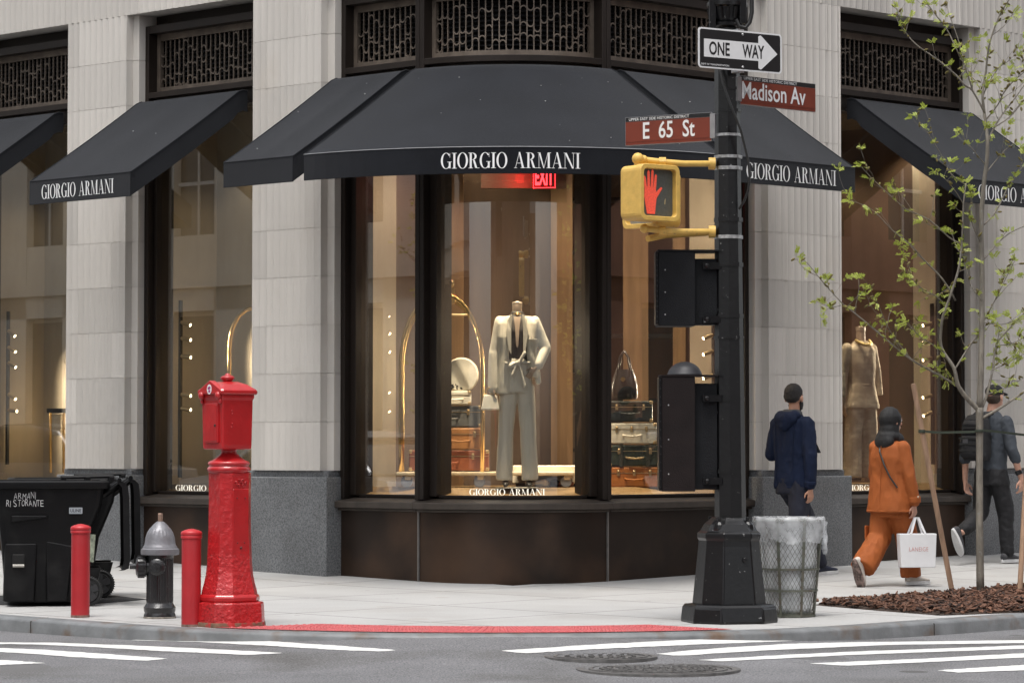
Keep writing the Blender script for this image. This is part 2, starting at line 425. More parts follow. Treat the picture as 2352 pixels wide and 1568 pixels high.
# crosswalk bars
paint = M('road_paint', (.60, .60, .585), .7, var=.05, scale=9, bump=.3, bscale=120, dirt_or_sheen=(.36, .36, .36), dscale=15, dlo=.60, dhi=.70)
def resample(pl, t):
    L = [0]
    for a, b in zip(pl, pl[1:]): L.append(L[-1] + math.dist(a, b))
    d = t * L[-1]
    for i in range(len(pl) - 1):
        if d <= L[i + 1] + 1e-9:
            u = (d - L[i]) / max(1e-9, L[i + 1] - L[i]); return (pl[i][0] + (pl[i + 1][0] - pl[i][0]) * u, pl[i][1] + (pl[i + 1][1] - pl[i][1]) * u)
    return pl[-1]
STRIPES = [
    ([(302, 1470), (370, 1463), (440, 1462), (600, 1471), (784, 1483), (907, 1492.5)], [(302, 1470.3), (450, 1474), (600, 1482), (784, 1493), (880, 1496), (907, 1493)]),
    ([(-260, 1470), (0, 1475), (128, 1475.6), (302, 1482), (487, 1490.5), (648, 1499)], [(-260, 1474), (0, 1479), (67, 1479.5), (201, 1485), (370, 1495), (571, 1504), (648, 1499.8)]),
    ([(-260, 1479), (0, 1487.9), (101, 1491.9), (235, 1501), (383, 1512)], [(-260, 1487), (0, 1497), (67, 1501), (168, 1508.7), (336, 1517.4), (383, 1512.7)]),
    ([(-260, 1503), (0, 1515), (104, 1522.2)], [(-260, 1513), (0, 1527), (104, 1522.8)]),
    ([(1151, 1494.4), (1354, 1480.6), (1560, 1470), (1766, 1463.4), (1862, 1468.6)], [(1151, 1495), (1209, 1500), (1354, 1491), (1600, 1480), (1766, 1474), (1862, 1469.4)]),
    ([(1508, 1501), (1640, 1489), (1800, 1478.5), (1960, 1474.5), (2352, 1470), (2620, 1467)], [(1508, 1501.6), (1553, 1506), (1766, 1493), (2040, 1481), (2352, 1476.5), (2620, 1474)]),
    ([(1607, 1515), (1800, 1504), (1972, 1495.7), (2352, 1482), (2620, 1473)], [(1607, 1515.6), (1656, 1518.6), (1972, 1503.3), (2352, 1489.5), (2620, 1481)]),
    ([(1862, 1523), (2110, 1512.9), (2352, 1499.9), (2620, 1487)], [(1862, 1523.6), (1945, 1528.7), (2352, 1510), (2620, 1498)]),
    ([(2155, 1539), (2352, 1526.7), (2620, 1511)], [(2155, 1539.6), (2199, 1544.5), (2352, 1539), (2620, 1524)])]
for top, bot in STRIPES:
    mb = MB(); g = []
    for j in range(4):
        row = []
        for i in range(61):
            a, b = resample(top, i / 60), resample(bot, i / 60); t = j / 3
            q = G(a[0] + (b[0] - a[0]) * t, a[1] + (b[1] - a[1]) * t); q += Vector((rnd.uniform(-.008, .008), rnd.uniform(-.012, .012) if j in (0, 3) else 0, 0)); row.append((q.x, q.y, zr(q.x, q.y) + .0032))
        g.append(row)
    mb.sheet(g)
    props(mb.build('crosswalk_marking', paint, smooth=True), 'white painted crosswalk bar on the asphalt', kind='structure')

# ------------------------------------------------------------------ the corner shop building
stone = M('limestone', (.57, .54, .50), .85, var=.05, scale=2.2, bump=.12, bscale=160, spec=.3, stretch=(1, 1, .35), tint=True, dirt_or_sheen=(.51, .465, .41), dscale=1.1, dlo=.55, dhi=.85)
granite = M('granite', (.135, .14, .145), .6, var=.12, scale=2.2, spec=.5, bump=.05, bscale=200, dirt_or_sheen=(.10, .10, .10), dscale=1.4, dlo=.55, dhi=.8)
add_speckle(granite, 75, .3, .7, .55, 1.55)
mortar = M('stone_joint', (.40, .385, .36), .9)
bronze = M('bronze', (.021, .0155, .0125), .45, metal=.2, var=.25, scale=3, spec=.3, stretch=(1, 1, .3))
bronze_l = M('bronze_worn', (.065, .053, .044), .5, metal=.35, var=.25, scale=6, stretch=(1, 1, .4))
panel_m = M('bronze_panel', (.026, .018, .014), .36, metal=.35, var=.35, scale=1.1, spec=.3, dirt_or_sheen=(.105, .060, .037), dscale=1.0, dlo=.45, dhi=.8)  # paler brown patches paint a warm sheen into the bronze colour
dark_m = M('dark_recess', (.012, .011, .01), .8)
grille_m = M('grille_bronze', (.15, .12, .095), .5, metal=.4, var=.3, scale=8)
louvre_m = M('louvre_dark', (.028, .028, .03), .45, metal=.3)
glass = glass_mat('shop_glass', (.95, .95, .935), 3.0)
COURSE = .4572; Z0 = 1.06; ZT = Z0 + 10 * COURSE
bld = thing('corner_building', 'limestone corner shop building with bronze framed display windows and rounded corner', 'building', (KX, KY, 0), world=True)

def flute_profile(f, s0, s1, d0, d1, n, ph):
    """plan outline of a fluted block: scalloped front, flat back"""
    pts = []; pitch = .0965
    i0 = math.floor((s0 - ph) / pitch) ; s = s0; front = [(s0, d0 + .001)]
    k = i0
    while True:
        a = ph + k * pitch; b = a + pitch
        if a >= s1 - 1e-6: break
        for t in (0, .12, .35, .65, .88):
            x = a + t * pitch
            if s0 + .004 < x < s1 - .004: front.append((x, d0 + .011 * math.sin(math.pi * t) ** .8))
        k += 1
    front.append((s1, d0 + .001))
    return front + [(s1, d1), (s0, d1)]
def block(mb, f, s0, s1, z0, z1, d0=0., d1=.084, ph=0.):
    o = flute_profile(f, s0, s1, d0, d1, 0, ph)
    fs = mb.loft([[f(a, b, z0) for a, b in o], [f(a, b, z1) for a, b in o]])
    mb.tint(fs, rnd.uniform(.92, 1.04))
def pier(f, s0, s1, seed):
    mb = MB(); g = .0018
    for c in range(10):
        z0, z1 = Z0 + c * COURSE + (g if c else 0), Z0 + (c + 1) * COURSE - g
        w = s1 - s0; fr = (.22 if (c + seed) % 2 else .80) + rnd.uniform(-.02, .02)
        cut = s0 + w * fr
        block(mb, f, s0, cut - g / 2, z0, z1, ph=s0); block(mb, f, cut + g / 2, s1, z0, z1, ph=s0)
        for a, b in ((s0 - .1, s0 + .03), (s1 - .03, s1 + .1)):
            mb.tint(mb.gbox(f, a, b, .085, .5, z0 + .001, z1 - .001), rnd.uniform(.95, 1.02))
    mb.tint(mb.gbox(f, s0 + .006, s1 - .006, .0135, .5, Z0 + .002, ZT - .002), 1.15)
    mb.tint(mb.gbox(f, s0 - .094, s1 + .094, .09, .49, Z0 + .003, ZT - .003), .92)
    p = mb.build('stone_pier', stone, bld)
    mb = MB()
    mb.gbox(f, s0 - .07, s1 + .07, .035, .5, .99, Z0)
    mb.gbox(f, s0 - .115, s1 + .115, -.025, .5, -.3, 1.0)
    mb.build('granite_base', granite, p, bevel=.012)
pier(FL, 2.56, 3.55, 0); pier(FL, 5.52, 6.49, 1); pier(FL, 8.46, 9.45, 0)
pier(FR, 3.47, 4.58, 1); pier(FR, 6.885, 7.98, 0)
def upper(f, s0, s1, ph):
    mb = MB()
    z = ZT
    for c in range(7):
        s = s0; first = rnd.uniform(.5, 1.1); z1 = z + .62
        while s < s1 - .01:
            e = min(s1, s + (first if s == s0 else rnd.uniform(.95, 1.35)))
            block(mb, f, s + .002, e - .002, z + (.004 if c else 0), z1 - .004, 0., .55, ph); s = e
        z = z1
    mb.tint(mb.gbox(f, s0 + .01, s1 - .01, .03, .54, ZT + .01, z - .01), .9)
    mb.build('upper_wall', stone, bld)
upper(FL, 2.46, 12.5, 2.56); upper(FR, 3.37, 12.0, 3.47)
mb = MB()
mb.tint(mb.gbox(FL, 1.38, 2.455, .10, .6, ZT, ZT + 4.3), .98); mb.tint(mb.gbox(FR, 1.38, 3.365, .10, .6, ZT, ZT + 4.3), .98)
mb.tint(mb.gbox(FA, -44.9, 44.9, .10, .6, ZT, ZT + 4.3, 24), .98)
mb.build('upper_wall', stone, bld)

def window(f, a0, a1, k=1., n=1, wide=0., label=None, rgap=0.):
    """one bay: frame, grille above, glass, sill and base panel; k = units of a per metre"""
    m = MB(); J = .055 * k
    lo, hi = a0 + .003 * k, a1 - .003 * k
    m.gbox(f, lo, lo + J, .16, .44, .80, 5.52); m.gbox(f, hi - J, hi, .16, .44, .80, 5.52)
    m.gbox(f, lo + J, hi - J, .162, .44, 5.44, 5.52, n)
    m.gbox(f, lo + J, hi - J, .162, .44, 4.785, 4.845, n)
    m.gbox(f, lo + J, hi - J, .23, .44, 4.64, 4.785, n)
    m.gbox(f, lo, hi, .30, .5, 5.52, ZT, n)
    I = lo + J; O = hi - J
    jw = (.045 + wide) * k
    m.gbox(f, I, I + jw, .235, .46, .83, 4.64); m.gbox(f, O - jw, O, .235, .46, .83, 4.64)
    m.gbox(f, I + jw, O - jw, .275, .34, .815, .842, n)
    w_ = m.build('display_window', bronze, bld, bevel=.004, seg=1, label=label)
    m = MB(); m.gbox(f, I + jw - .004 * k, O - jw + .004 * k, .296, .304, .835, 4.66, n)
    m.build('glass_pane', glass, w_)
    m = MB(); gI, gO = I + .05 * k, O - .05 * k
    m.gbox(f, I, gI, .27, .315, 4.845, 5.44); m.gbox(f, gO, O, .27, .315, 4.845, 5.44)
    m.gbox(f, gI, gO, .272, .315, 4.845, 4.90, n); m.gbox(f, gI, gO, .272, .315, 5.375, 5.44, n)
    W = (gO - gI) / k; nb = max(6, round(W / .072)); pit = (gO - gI) / nb
    for i in range(1, nb): m.gbox(f, gI + i * pit - .006 * k, gI + i * pit + .006 * k, .283, .297, 4.90, 5.375)
    for i in range(nb):
        c = gI + (i + .5) * pit; rr = pit / 2
        z = 4.93 + rnd.uniform(0, .1); up = rnd.random() < .5
        while z < 5.33:
            sg = 1 if up else -1; ro, ri = rr + .005 * k, rr - .007 * k
            rings = []
            for j in range(9):
                a = math.pi * j / 8; ca, sa = math.cos(a), math.sin(a) * sg
                rings.append([f(c + ro * ca, .281, z + ro / k * sa), f(c + ro * ca, .299, z + ro / k * sa), f(c + ri * ca, .299, z + ri / k * sa), f(c + ri * ca, .281, z + ri / k * sa)])
            m.loft(rings); up = not up if rnd.random() < .6 else up
            z += rnd.choice((.10, .15, .19, .25))
    m.build('grille', grille_m, w_)
    m = MB()
    for i in range(13):
        z = 4.86 + i * .045
        rings = []
        for j in range(n + 1):
            a = I + (O - I) * j / n
            rings.append([f(a, .34, z), f(a, .40, z + .03), f(a, .404, z + .026), f(a, .344, z - .004)])
        m.loft(rings)
    m.build('louvre', louvre_m, w_)
    m = MB(); m.gbox(f, I, O, .436, .45, 4.8, 5.5, n); m.build('vent_backing', dark_m, w_)
    m = MB(); lo2, hi2 = a0 + .001 * k, a1 - .001 * k
    rings = []
    for j in range(n + 1):
        a = lo2 + (hi2 - lo2) * j / n
        rings.append([f(a, .08, .715), f(a, .08, .775), f(a, .295, .812), f(a, .295, .715)])
    m.loft(rings)
    m.gbox(f, lo2 + .002 * k, hi2 - .002 * k, .12, .30, .690, .7148, n)
    m.build('sill', bronze_l, w_, bevel=.006, seg=1)
    m = MB(); m.gbox(f, lo2 + .008 * k, hi2 - .008 * k, .165, .33, -.3, .689, n)
    m.build('base_panel', panel_m, w_, bevel=.003, seg=1, smooth=(n > 1))
    return w_
KA = 180 / (math.pi * ARC_R)
window(FL, 1.38, 2.46, wide=.03)
window(FA, -45, 45, KA, 28, wide=.05)
window(FR, 1.38, 3.37, wide=.02)
window(FL, 3.65, 5.42, wide=.0)
window(FL, 6.59, 8.36)
window(FR, 4.68, 6.785)
# thin metal seams between the corner base panels
for f in (FL, FR):
    mb = MB(); mb.gbox(f, 1.372, 1.388, .150, .3, -.3, .69); mb.build('panel_seam', M('seam_metal', (.20, .19, .18), .45, metal=.5), bld)

# interior shell of the shop
beige = M('fabric_panel', (.46, .39, .29), .8, var=.05, scale=2, stretch=(6, 6, 1), bump=.1, bscale=300)
gold_f = M('display_floor', (.17, .105, .042), .5, var=.06, scale=30)
dark_w = M('shop_brown', (.115, .072, .045), .5, var=.25, scale=1.2, stretch=(3, 3, .4))
wood_i = M('shop_wood', (.30, .19, .10), .5, var=.2, scale=2, stretch=(8, 8, .6))
ceil_m = M('shop_ceiling', (.20, .16, .11), .8)
def shell(name, mb, m): return mb.build(name, m, bld)
for f, a0, a1 in ((FL, 3.6, 5.47), (FL, 6.54, 8.41)):
    mb = MB(); mb.gbox(f, a0, a1, 1.15, 1.2, .6, 4.9); shell('display_back', mb, beige)
    for q in ((a0 - .05, a0), (a1, a1 + .05)):
        mb = MB(); mb.gbox(f, *q, .47, 1.2, .6, 4.9); shell('display_side', mb, beige)
    mb = MB(); mb.gbox(f, a0, a1, .625, 1.15, .70, .905); mb.loft([[f(a, .31, .70), f(a, .31, .826), f(a, .62, .905), f(a, .62, .70)] for a in (a0, a1)]); shell('display_floor', mb, gold_f)
    mb = MB(); mb.gbox(f, a0, a1, .46, 1.15, 4.7, 4.75); shell('display_ceiling', mb, ceil_m)
# corner room
mb = MB()
slope_pl = [[q(d, z) for q in [lambda d, z: FL(2.55, d, z), lambda d, z: FL(1.46, d, z)] + [(lambda d, z, a=a: FA(a, d, z)) for a in range(-40, 41, 8)] + [lambda d, z: FR(1.46, d, z), lambda d, z: FR(3.4, d, z)]] for d, z in ((.31, .826), (.62, .905))]
mb.sheet(slope_pl); mb.loft([[FR(a, .31, .70), FR(a, .31, .826), FR(a, .62, .905), FR(a, .62, .70)] for a in (4.6, 6.8)]); shell('display_floor', mb, gold_f); mb = MB()
poly = [FL(2.55, .62, 0), FL(1.46, .62, 0)] + [FA(a, .62, 0) for a in range(-40, 41, 8)] + [FR(1.46, .62, 0), FR(3.4, .62, 0), FR(4.6, .62, 0), FR(6.8, .62, 0), FR(6.9, 3.2, 0), FR(4.6, 4.2, 0), FL(2.6, 3.4, 0)]
mb.prism(poly, lambda p: (p.x, p.y, .70), lambda p: (p.x, p.y, .904)); shell('display_floor', mb, gold_f)
mb = MB(); mb.prism(poly, lambda p: (p.x, p.y, 4.68), lambda p: (p.x, p.y, 4.75)); shell('display_ceiling', mb, ceil_m)
for q in ((2.56, 2.62, .5, .97),):
    mb = MB(); mb.gbox(FL, *q, .82, 4.68); shell('display_back', mb, beige)
for f_, q in ((FL, (2.6, 3.6, 3.3, 3.4)), (FR, (3.3, 7.0, 3.9, 4.0)), (FR, (6.86, 6.95, .5, 3.89)), (FL, (2.62, 2.68, .5, 3.29))):
    mb = MB(); mb.gbox(f_, *q, .8, 4.7); shell('shop_back_wall', mb, dark_w)
mb = MB(); mb.gbox(FL, 3.85, 3.95, 2.6, 3.95, .8, 4.7); shell('shop_back_wall', mb, dark_w)
for q in ((3.375, 3.43, .48, .93), (6.80, 6.855, .475, .84)):
    mb = MB(); mb.gbox(FR, *q, .82, 4.68); shell('display_back', mb, beige)
for px, Y, wd in ((1046, 31.2, .16), (1290, 32.2, .22), (1120, 33.0, .3), (1460, 31.9, .25), (1560, 31.5, .12), (2030, 34.2, .3)):
    c = P(px, 800, Y); mb = MB(); mb.box((c.x, c.y, 2.75), (wd, .12, 3.85)); shell('shop_column', mb, wood_i)
for px, Y, z, wd in ((1250, 32.4, 2.63, .9), (1210, 32.4, 2.05, 1.0), (1300, 32.4, 1.25, 1.2), (1180, 32.4, 3.25, 1.6), (1480, 32.2, 2.4, .7), (1480, 32.2, 1.75, .7), (1200, 32.5, 3.8, 2.0)):
    c = P(px, 800, Y); mb = MB(); mb.box((c.x, c.y, z), (wd, .35, .035)); shell('shelf', mb, M('shelf_dark', (.02, .017, .015), .4))
mb = MB()
c = P(1088, 860, 31.8); mb.box((c.x, c.y, 1.75), (.30, .05, 1.3)); shell('blue_wall_panel', mb, M('blue_panel', (.16, .30, .36), .5))

# ------------------------------------------------------------------ awnings
canvas = M('awning_canvas', (.0105, .0118, .0152), .9, var=.16, scale=2.2, bump=.35, bscale=260, sheen=.16, spec=.06)
add_speckle(canvas, 190, .35, .65, .8, 1.25)
canvas_u = canvas
piping_m = M('awning_piping', (.20, .205, .215), .6)
letter_m = M('lettering_white', (.80, .80, .80), .6, var=.02)
speck_m = M('bird_speck', (.6, .6, .58), .8)
PRJ = 1.43; ZTOP, ZB, VAL = 4.745, 3.865, .225
prof = [(.16, ZTOP - .005), (.10, ZTOP + .002), (.04, ZTOP - .022), (-.02, ZTOP - .065), (.16 - PRJ, ZB)]
def awning(f, a0, a1, label, k=1., n=1, text=None, specks=0):
    t = thing('awning', label, 'awning', f((a0 + a1) / 2, .16, ZTOP), 0, 'black awnings over the shop windows', world=True)
    m = MB(); lines = []
    n = max(n, 14)
    As = [a0 + (a1 - a0) * i / n for i in range(n + 1)]
    full = prof
    # subdivide the long slope so that it can sag slightly
    sl = [(prof[3][0] + (prof[4][0] - prof[3][0]) * q, prof[3][1] + (prof[4][1] - prof[3][1]) * q - .012 * math.sin(math.pi * q)) for q in (0, .2, .4, .6, .8, 1)]
    full = prof[:3] + sl
    sag = lambda a, i: -.013 * abs(math.sin(2 * math.pi * (a - a0) / (a1 - a0))) * math.sin(math.pi * max(0, i - 2) / 6) + .004 * mnoise.noise((a * 2.3 / k, i * .9, a0))* (i > 3)
    m.sheet([[f(a, d, z + sag(a, i)) for i, (d, z) in enumerate(full)] for a in As])
    m.sheet([[f(a, d + .004, z - .028) for d, z in full] for a in As])
    for a, sg in ((a0, 1), (a1, -1)):                         # side flaps
        m.sheet([[f(a, d, z) for d, z in full], [f(a, d, z - VAL * (1 if i > 2 else .9)) for i, (d, z) in enumerate(full)]])
        e = a + sg * .008 * k
        m.sheet([[f(e, d, z - .014) for d, z in full], [f(e, d, z - VAL * (1 if i > 2 else .9)) for i, (d, z) in enumerate(full)]])
    m.build('canopy', canvas, t, smooth=True, recalc=False)
    d = .16 - PRJ
    m = MB(); m.gbox(f, a0, a1, d - .006, d + .006, ZB - VAL, ZB - .004, n); v = m.build('valance', canvas, t)
    m = MB(); m.tube([f(a, d - .004, ZB + .001) for a in As], .006, 6)
    for a in (a0, a1): m.tube([f(a, q[0], q[1] + .002) for q in full], .006, 6)
    m.tube([f(a, d, ZB - VAL) for a in As], .004, 6)
    m.build('piping', canvas, t)
    if k > 1:
        m = MB(); m.tube([f(a, d - .005, ZB + .003) for a in As], .0055, 6); m.build('piping', piping_m, t)
    m = MB()
    for a in (a0 + .03 * k, (a0 + a1) / 2, a1 - .03 * k):     # steel frame beneath
        m.tube([f(a, .2, ZTOP - .10), f(a, d + .04, ZB - .04)], .014, 6)
    m.tube([f(a, d + .04, ZB - .04) for a in As], .014, 6)
    m.build('support_frame', M('awning_steel', (.03, .03, .032), .4, metal=.6), t)
    if text:
        t0, t1, h = text; W = abs(t1 - t0) / k; zc = ZB - VAL / 2 - .002
        m = MB(); sg = 1 if t1 > t0 else -1
        didone_text(m, 'GIORGIO ARMANI', lambda u, vv, hh: f(t0 + sg * u * k, d - .006 - hh, zc - h / 2 + vv), W, h)
        m.build('lettering', letter_m, v)
    if specks:
        for _ in range(specks):
            m = MB()
            q = rnd.uniform(.03, .98); a = a0 + (a1 - a0) * rnd.uniform(.05, .95)
            dd = prof[3][0] + (prof[4][0] - prof[3][0]) * q; zz = prof[3][1] + (prof[4][1] - prof[3][1]) * q - .012 * math.sin(math.pi * q)
            s_ = rnd.uniform(.002, .008); c = f(a, dd, zz + .004)
            m.ball(c, (s_, s_ * rnd.uniform(.6, 1.6), s_ * .5), 6)
            m.build('dropping', speck_m, t)
    return t
awning(FL, 6.77, 8.30, 'black canvas awning cut off by the left edge, leftmost of the row', text=(8.1, 6.97, .13))
awning(FL, 3.82, 5.40, 'black sloping awning with white lettering over the window left of the corner', text=(5.20, 4.07, .135), specks=3)
awning(FL, 1.50, 2.455, 'narrow black awning without lettering, left of the big rounded awning', specks=4)
awning(FA, -44.3, 44.3, 'wide rounded black awning with white lettering over the corner window', KA, 30, text=(-13.6, 12.6, .135), specks=16)
awning(FR, 1.50, 3.21, 'black awning with white lettering behind the brown street signs and pole', text=(1.67, 2.93, .14), specks=3)
awning(FR, 4.87, 6.80, 'black awning behind the young tree, rightmost of the row', text=(5.10, 6.40, .14), specks=2)
# ------------------------------------------------------------------ buildings across the two streets (seen mirrored in the shop glass)
def NB(a, b, z): return Vector((KX - C45 * a + C45 * b, KY - C45 * a - C45 * b, z))
def far_building(name, label, axis_, face, t0, t1, H, wall, depth=9, flip=False):
    t = thing(name, label, 'building', (0, 0, 0), world=True)
    sgn = -1 if flip else 1
    f = (lambda s, d, z: NB(face + d * sgn, s, z)) if axis_ == 'a' else (lambda s, d, z: NB(s, face + d * sgn, z))
    m = MB(); m.gbox(f, t0, t1, .25, depth, -.5, H); m.gbox(f, t0, t1, -.15, .25, H - .8, H); m.gbox(f, t0, t1, 0, .25, 4.2, 4.7); m.gbox(f, t0, t1, -.1, .25, 4.7, 4.95)
    n = int((t1 - t0) / 2.6)
    for i in range(n + 1):
        c = t0 + (t1 - t0) * i / n; m.gbox(f, max(t0, c - .65), min(t1, c + .65), 0, .25, -.5, H - .8)
    z = 4.95
    while z < H - 2: m.gbox(f, t0, t1, 0.01, .25, z, z + .9); z += 3.3
    m.build('wall', wall, t)
    for i in range(n):
        a = t0 + (t1 - t0) * i / n + .65; b = t0 + (t1 - t0) * (i + 1) / n - .65; z = 5.85
        while z < H - 2.5:
            m = MB(); m.gbox(f, a + .05, b - .05, .17, .24, z, z + 2.3); w_ = m.build('window', M('far_window', (.03, .035, .04), .15), t)
            m = MB(); m.gbox(f, a, b, .13, .17, z + 1.1, z + 1.18); m.gbox(f, (a + b) / 2 - .03, (a + b) / 2 + .03, .13, .169, z, z + 2.3); m.build('frame', M('far_frame', (.5, .49, .46), .6), w_)
            z += 3.3
        m = MB(); m.gbox(f, a, b, .2, .24, .4, 4.1); m.build('shop_front', M('far_shop', (.045, .04, .036), .25), t)
    return t
far_stone = M('far_stone', (.60, .55, .47), .85, var=.15, scale=.8)
far_building('stone_building', 'pale stone building across the side street, mirrored in the left windows', 'a', 23.5, -46, -.3, 17, far_stone)
brickm = M('far_brick', (.30, .15, .10), .85, var=.2, scale=1.5)
far_building('brick_building', 'red brick building across the avenue, mirrored in the right windows', 'b', 23.5, -46, -.3, 17, brickm)
dark_b = M('far_brick_dark', (.17, .105, .075), .85, var=.25, scale=1.5)
far_building('apartment_building', 'dark brick apartment building behind the photographer, mirrored in the curved window', 'a', 24, 24, 60, 15, dark_b)
far_building('row_house', 'dark brick row houses along the avenue behind the photographer, mirrored in the curved window', 'b', 24, 33.2, 62, 12, dark_b)
far_building('stone_building', 'pale stone building farther down the avenue, mirrored in the curved window', 'b', -.3, 33, 75, 16, far_stone, flip=True)
far_building('brick_building', 'red brick building farther down the side street, mirrored in the curved window', 'a', -.3, 33, 75, 16, brickm, flip=True)

def parked_car(a_, b_, heading, paint, label):
    o = NB(a_, b_, 0); t = thing('parked_car', label, 'car', (o.x, o.y, zr(o.x, o.y)), heading, 'parked cars mirrored in the shop windows')
    low = [(-2.2, .32), (-2.25, .62), (-2.15, .86), (-1.3, .95), (1.0, .95), (2.0, .84), (2.25, .62), (2.22, .32)]
    m = MB(); m.loft([[(x * sx, y, z) for x, z in low] for y, sx in ((-.88, .98), (-.91, 1.0), (.91, 1.0), (.88, .98))]); m.build('body', paint, t, bevel=.06, seg=3)
    up = [(-1.75, .94), (-1.25, 1.38), (-.6, 1.46), (.2, 1.45), (1.15, .94)]
    m = MB(); m.loft([[(x * q, y, z - dz) for x, z in up] for y, q, dz in ((-.80, .985, .0), (-.62, .96, .02), (.62, .96, .02), (.80, .985, .0))]); m.build('window', M('car_glass', (.01, .012, .014), .05), t, bevel=.05)
    m = MB(); m.loft([[(x, y, z) for x, z in ((-1.25, 1.40), (-.6, 1.48), (.2, 1.47), (.3, 1.44), (-1.2, 1.37))] for y in (-.63, .63)])
    for y in (-.79, .79):
        for p0, p1 in (((-1.72, .95), (-1.25, 1.39)), ((.25, 1.45), (1.14, .95)), ((-.4, .95), (-.45, 1.45))): m.tube([(p0[0], y, p0[1]), (p1[0], y * .82, p1[1])], .03, 6)
    m.build('roof', paint, t)
    for x in (-1.38, 1.38):
        for y in (-.86, .86):
            m = MB(); m.lathe([(.0, -.1), (.24, -.1), (.32, -.08), (.33, 0), (.32, .08), (.24, .1), (0, .1)], (x, y, .33), 24, Matrix.Rotation(R(90), 3, 'X')); w_ = m.build('wheel', M('car_tyre', (.012, .012, .012), .7), t, smooth=True)
            m = MB(); m.lathe([(.0, -.108), (.2, -.106), (.2, .106), (0, .108)], (x, y, .33), 16, Matrix.Rotation(R(90), 3, 'X')); m.build('rim', alu_w, w_)
    for y in (-.62, .62):
        m = MB(); m.ball((2.17, y, .68), (.09, .2, .08), 10); m.build('headlight', M('lamp_clear', (.6, .6, .6), .1), t)
alu_w = M('car_rim', (.4, .4, .4), .3, metal=.8)
parked_car(6.6, -10.6, R(135), M('paint_silver', (.42, .43, .45), .25, metal=.4, coat=.6), 'silver parked car at the side street kerb, mirrored in the left windows')
parked_car(6.6, -16.4, R(135), M('paint_grey', (.06, .065, .07), .25, metal=.3, coat=.6), 'dark grey parked car behind the silver one, mirrored in the leftmost window')
parked_car(-9.8, 6.6, R(45), M('paint_white', (.6, .6, .6), .25, coat=.6), 'white parked car at the avenue kerb, mirrored in the right window')

# ------------------------------------------------------------------ traffic pole with its signs, signals and boxes
pole_m = M('pole_black', (.0055, .0055, .0062), .30, var=.2, scale=25, bump=.14, bscale=30, spec=.4, dirt_or_sheen=(.20, .20, .20), dscale=30, dlo=.69, dhi=.74)
box_m = M('box_black', (.007, .0075, .009), .6, var=.2, scale=12, bump=.4, bscale=140, spec=.2)
box_b = M('box_brown', (.011, .0075, .0072), .6, var=.2, scale=8, bump=.3, bscale=140, spec=.2)
silver = M('band_silver', (.42, .42, .42), .4, metal=.8, var=.5, scale=30)
PX, PYY = 1.597, 23.5
pole = thing('signal_pole', 'black octagonal traffic pole with heavy cast base, scratched paint and silver bands', 'traffic pole', (PX, PYY, 0), world=True)
def zpx(y, Y=23.5): return P(1673, y, Y).z
m = MB(); m.loft([oct_ring((PX + dx, PYY), r, z, .586, R(20)) for z, r, dx in ((.66, .108, .012), (2.0, .099, .006), (3.5, .089, 0), (4.9, .083, -.003), (6.2, .080, -.004))])
m.build('shaft', pole_m, pole)
m = MB()
m.loft([oct_ring((PX, PYY), r, z, .5, R(14)) for z, r in ((-.03, .315), (.02, .325), (.115, .315), (.135, .295), (.14, .25))])
m.build('plinth', pole_m, pole, bevel=.012)
m = MB()
m.loft([oct_ring((PX, PYY), r, z, .5, R(14)) for z, r in ((.135, .246), (.17, .243), (.56, .205), (.60, .203), (.62, .212), (.655, .212), (.67, .19), (.70, .175), (.72, .165), (.745, .135), (.77, .115))])
for k in range(4):
    a = R(14 + 45 + 90 * k); m.ball((PX + .155 * math.cos(a), PYY + .155 * math.sin(a), .69), (.05, .05, .055), 10)
    m.tube([(PX + .155 * math.cos(a), PYY + .155 * math.sin(a), .69), (PX + .155 * math.cos(a), PYY + .155 * math.sin(a), .775)], .016, 6)
m.build('cast_base', pole_m, pole, bevel=.008)
m = MB(); c = P(1712, 1285, PYY - .2); m.lathe([(.0, -.01), (.018, -.01), (.018, .014), (.008, .016)], c, 8, Matrix.Rotation(R(90), 3, 'X')); m.build('bolt', pole_m, pole)
m = MB()
for z, r in ((zpx(66), .095), (zpx(50), .12), (zpx(40), .125), (zpx(20), .135), (zpx(15), .15), (zpx(-5), .15)): pass
prof_c = [(.085, zpx(68)), (.12, zpx(62)), (.122, zpx(56)), (.105, zpx(52)), (.118, zpx(46)), (.135, zpx(20)), (.152, zpx(16)), (.152, zpx(8)), (.125, zpx(4)), (.125, zpx(-40))]
m.lathe(prof_c, (PX, PYY, 0), 24)
for k in range(16):
    a = 2 * math.pi * k / 16; m.tube([(PX + .125 * math.cos(a), PYY + .125 * math.sin(a), zpx(46)), (PX + .142 * math.cos(a), PYY + .142 * math.sin(a), zpx(21))], .012, 6)
m.build('capital', pole_m, pole, smooth=True)
for y, mt, hh in ((311, silver, .02), (361, silver, .022), (387, silver, .026), (545, silver, .026), (505, pole_m, .03), (608, pole_m, .03), (726, pole_m, .03), (775, pole_m, .02), (917, pole_m, .03), (1082, pole_m, .03), (255, pole_m, .02), (205, pole_m, .02)):
    z = zpx(y); r = .108 - (z - .66) / 4.24 * .025
    m = MB(); m.loft([oct_ring((PX + .004, PYY), r + .005, z + dz, .586, R(20)) for dz in (-hh / 2, hh / 2)])
    m.build('band_clamp', mt, pole)
cable_m = M('cable_rubber', (.012, .012, .012), .5)
m = MB(); m.tube([P(x, y, Y) for x, y, Y in ((1652, 150, 23.4), (1660, 190, 23.36), (1676, 235, 23.33), (1690, 270, 23.32), (1702, 300, 23.33), (1712, 340, 23.34), (1719, 372, 23.34), (1722, 405, 23.34), (1718, 438, 23.35), (1709, 462, 23.37), (1698, 480, 23.41))], .0095, 8)
m.build('cable', cable_m, pole, smooth=True)
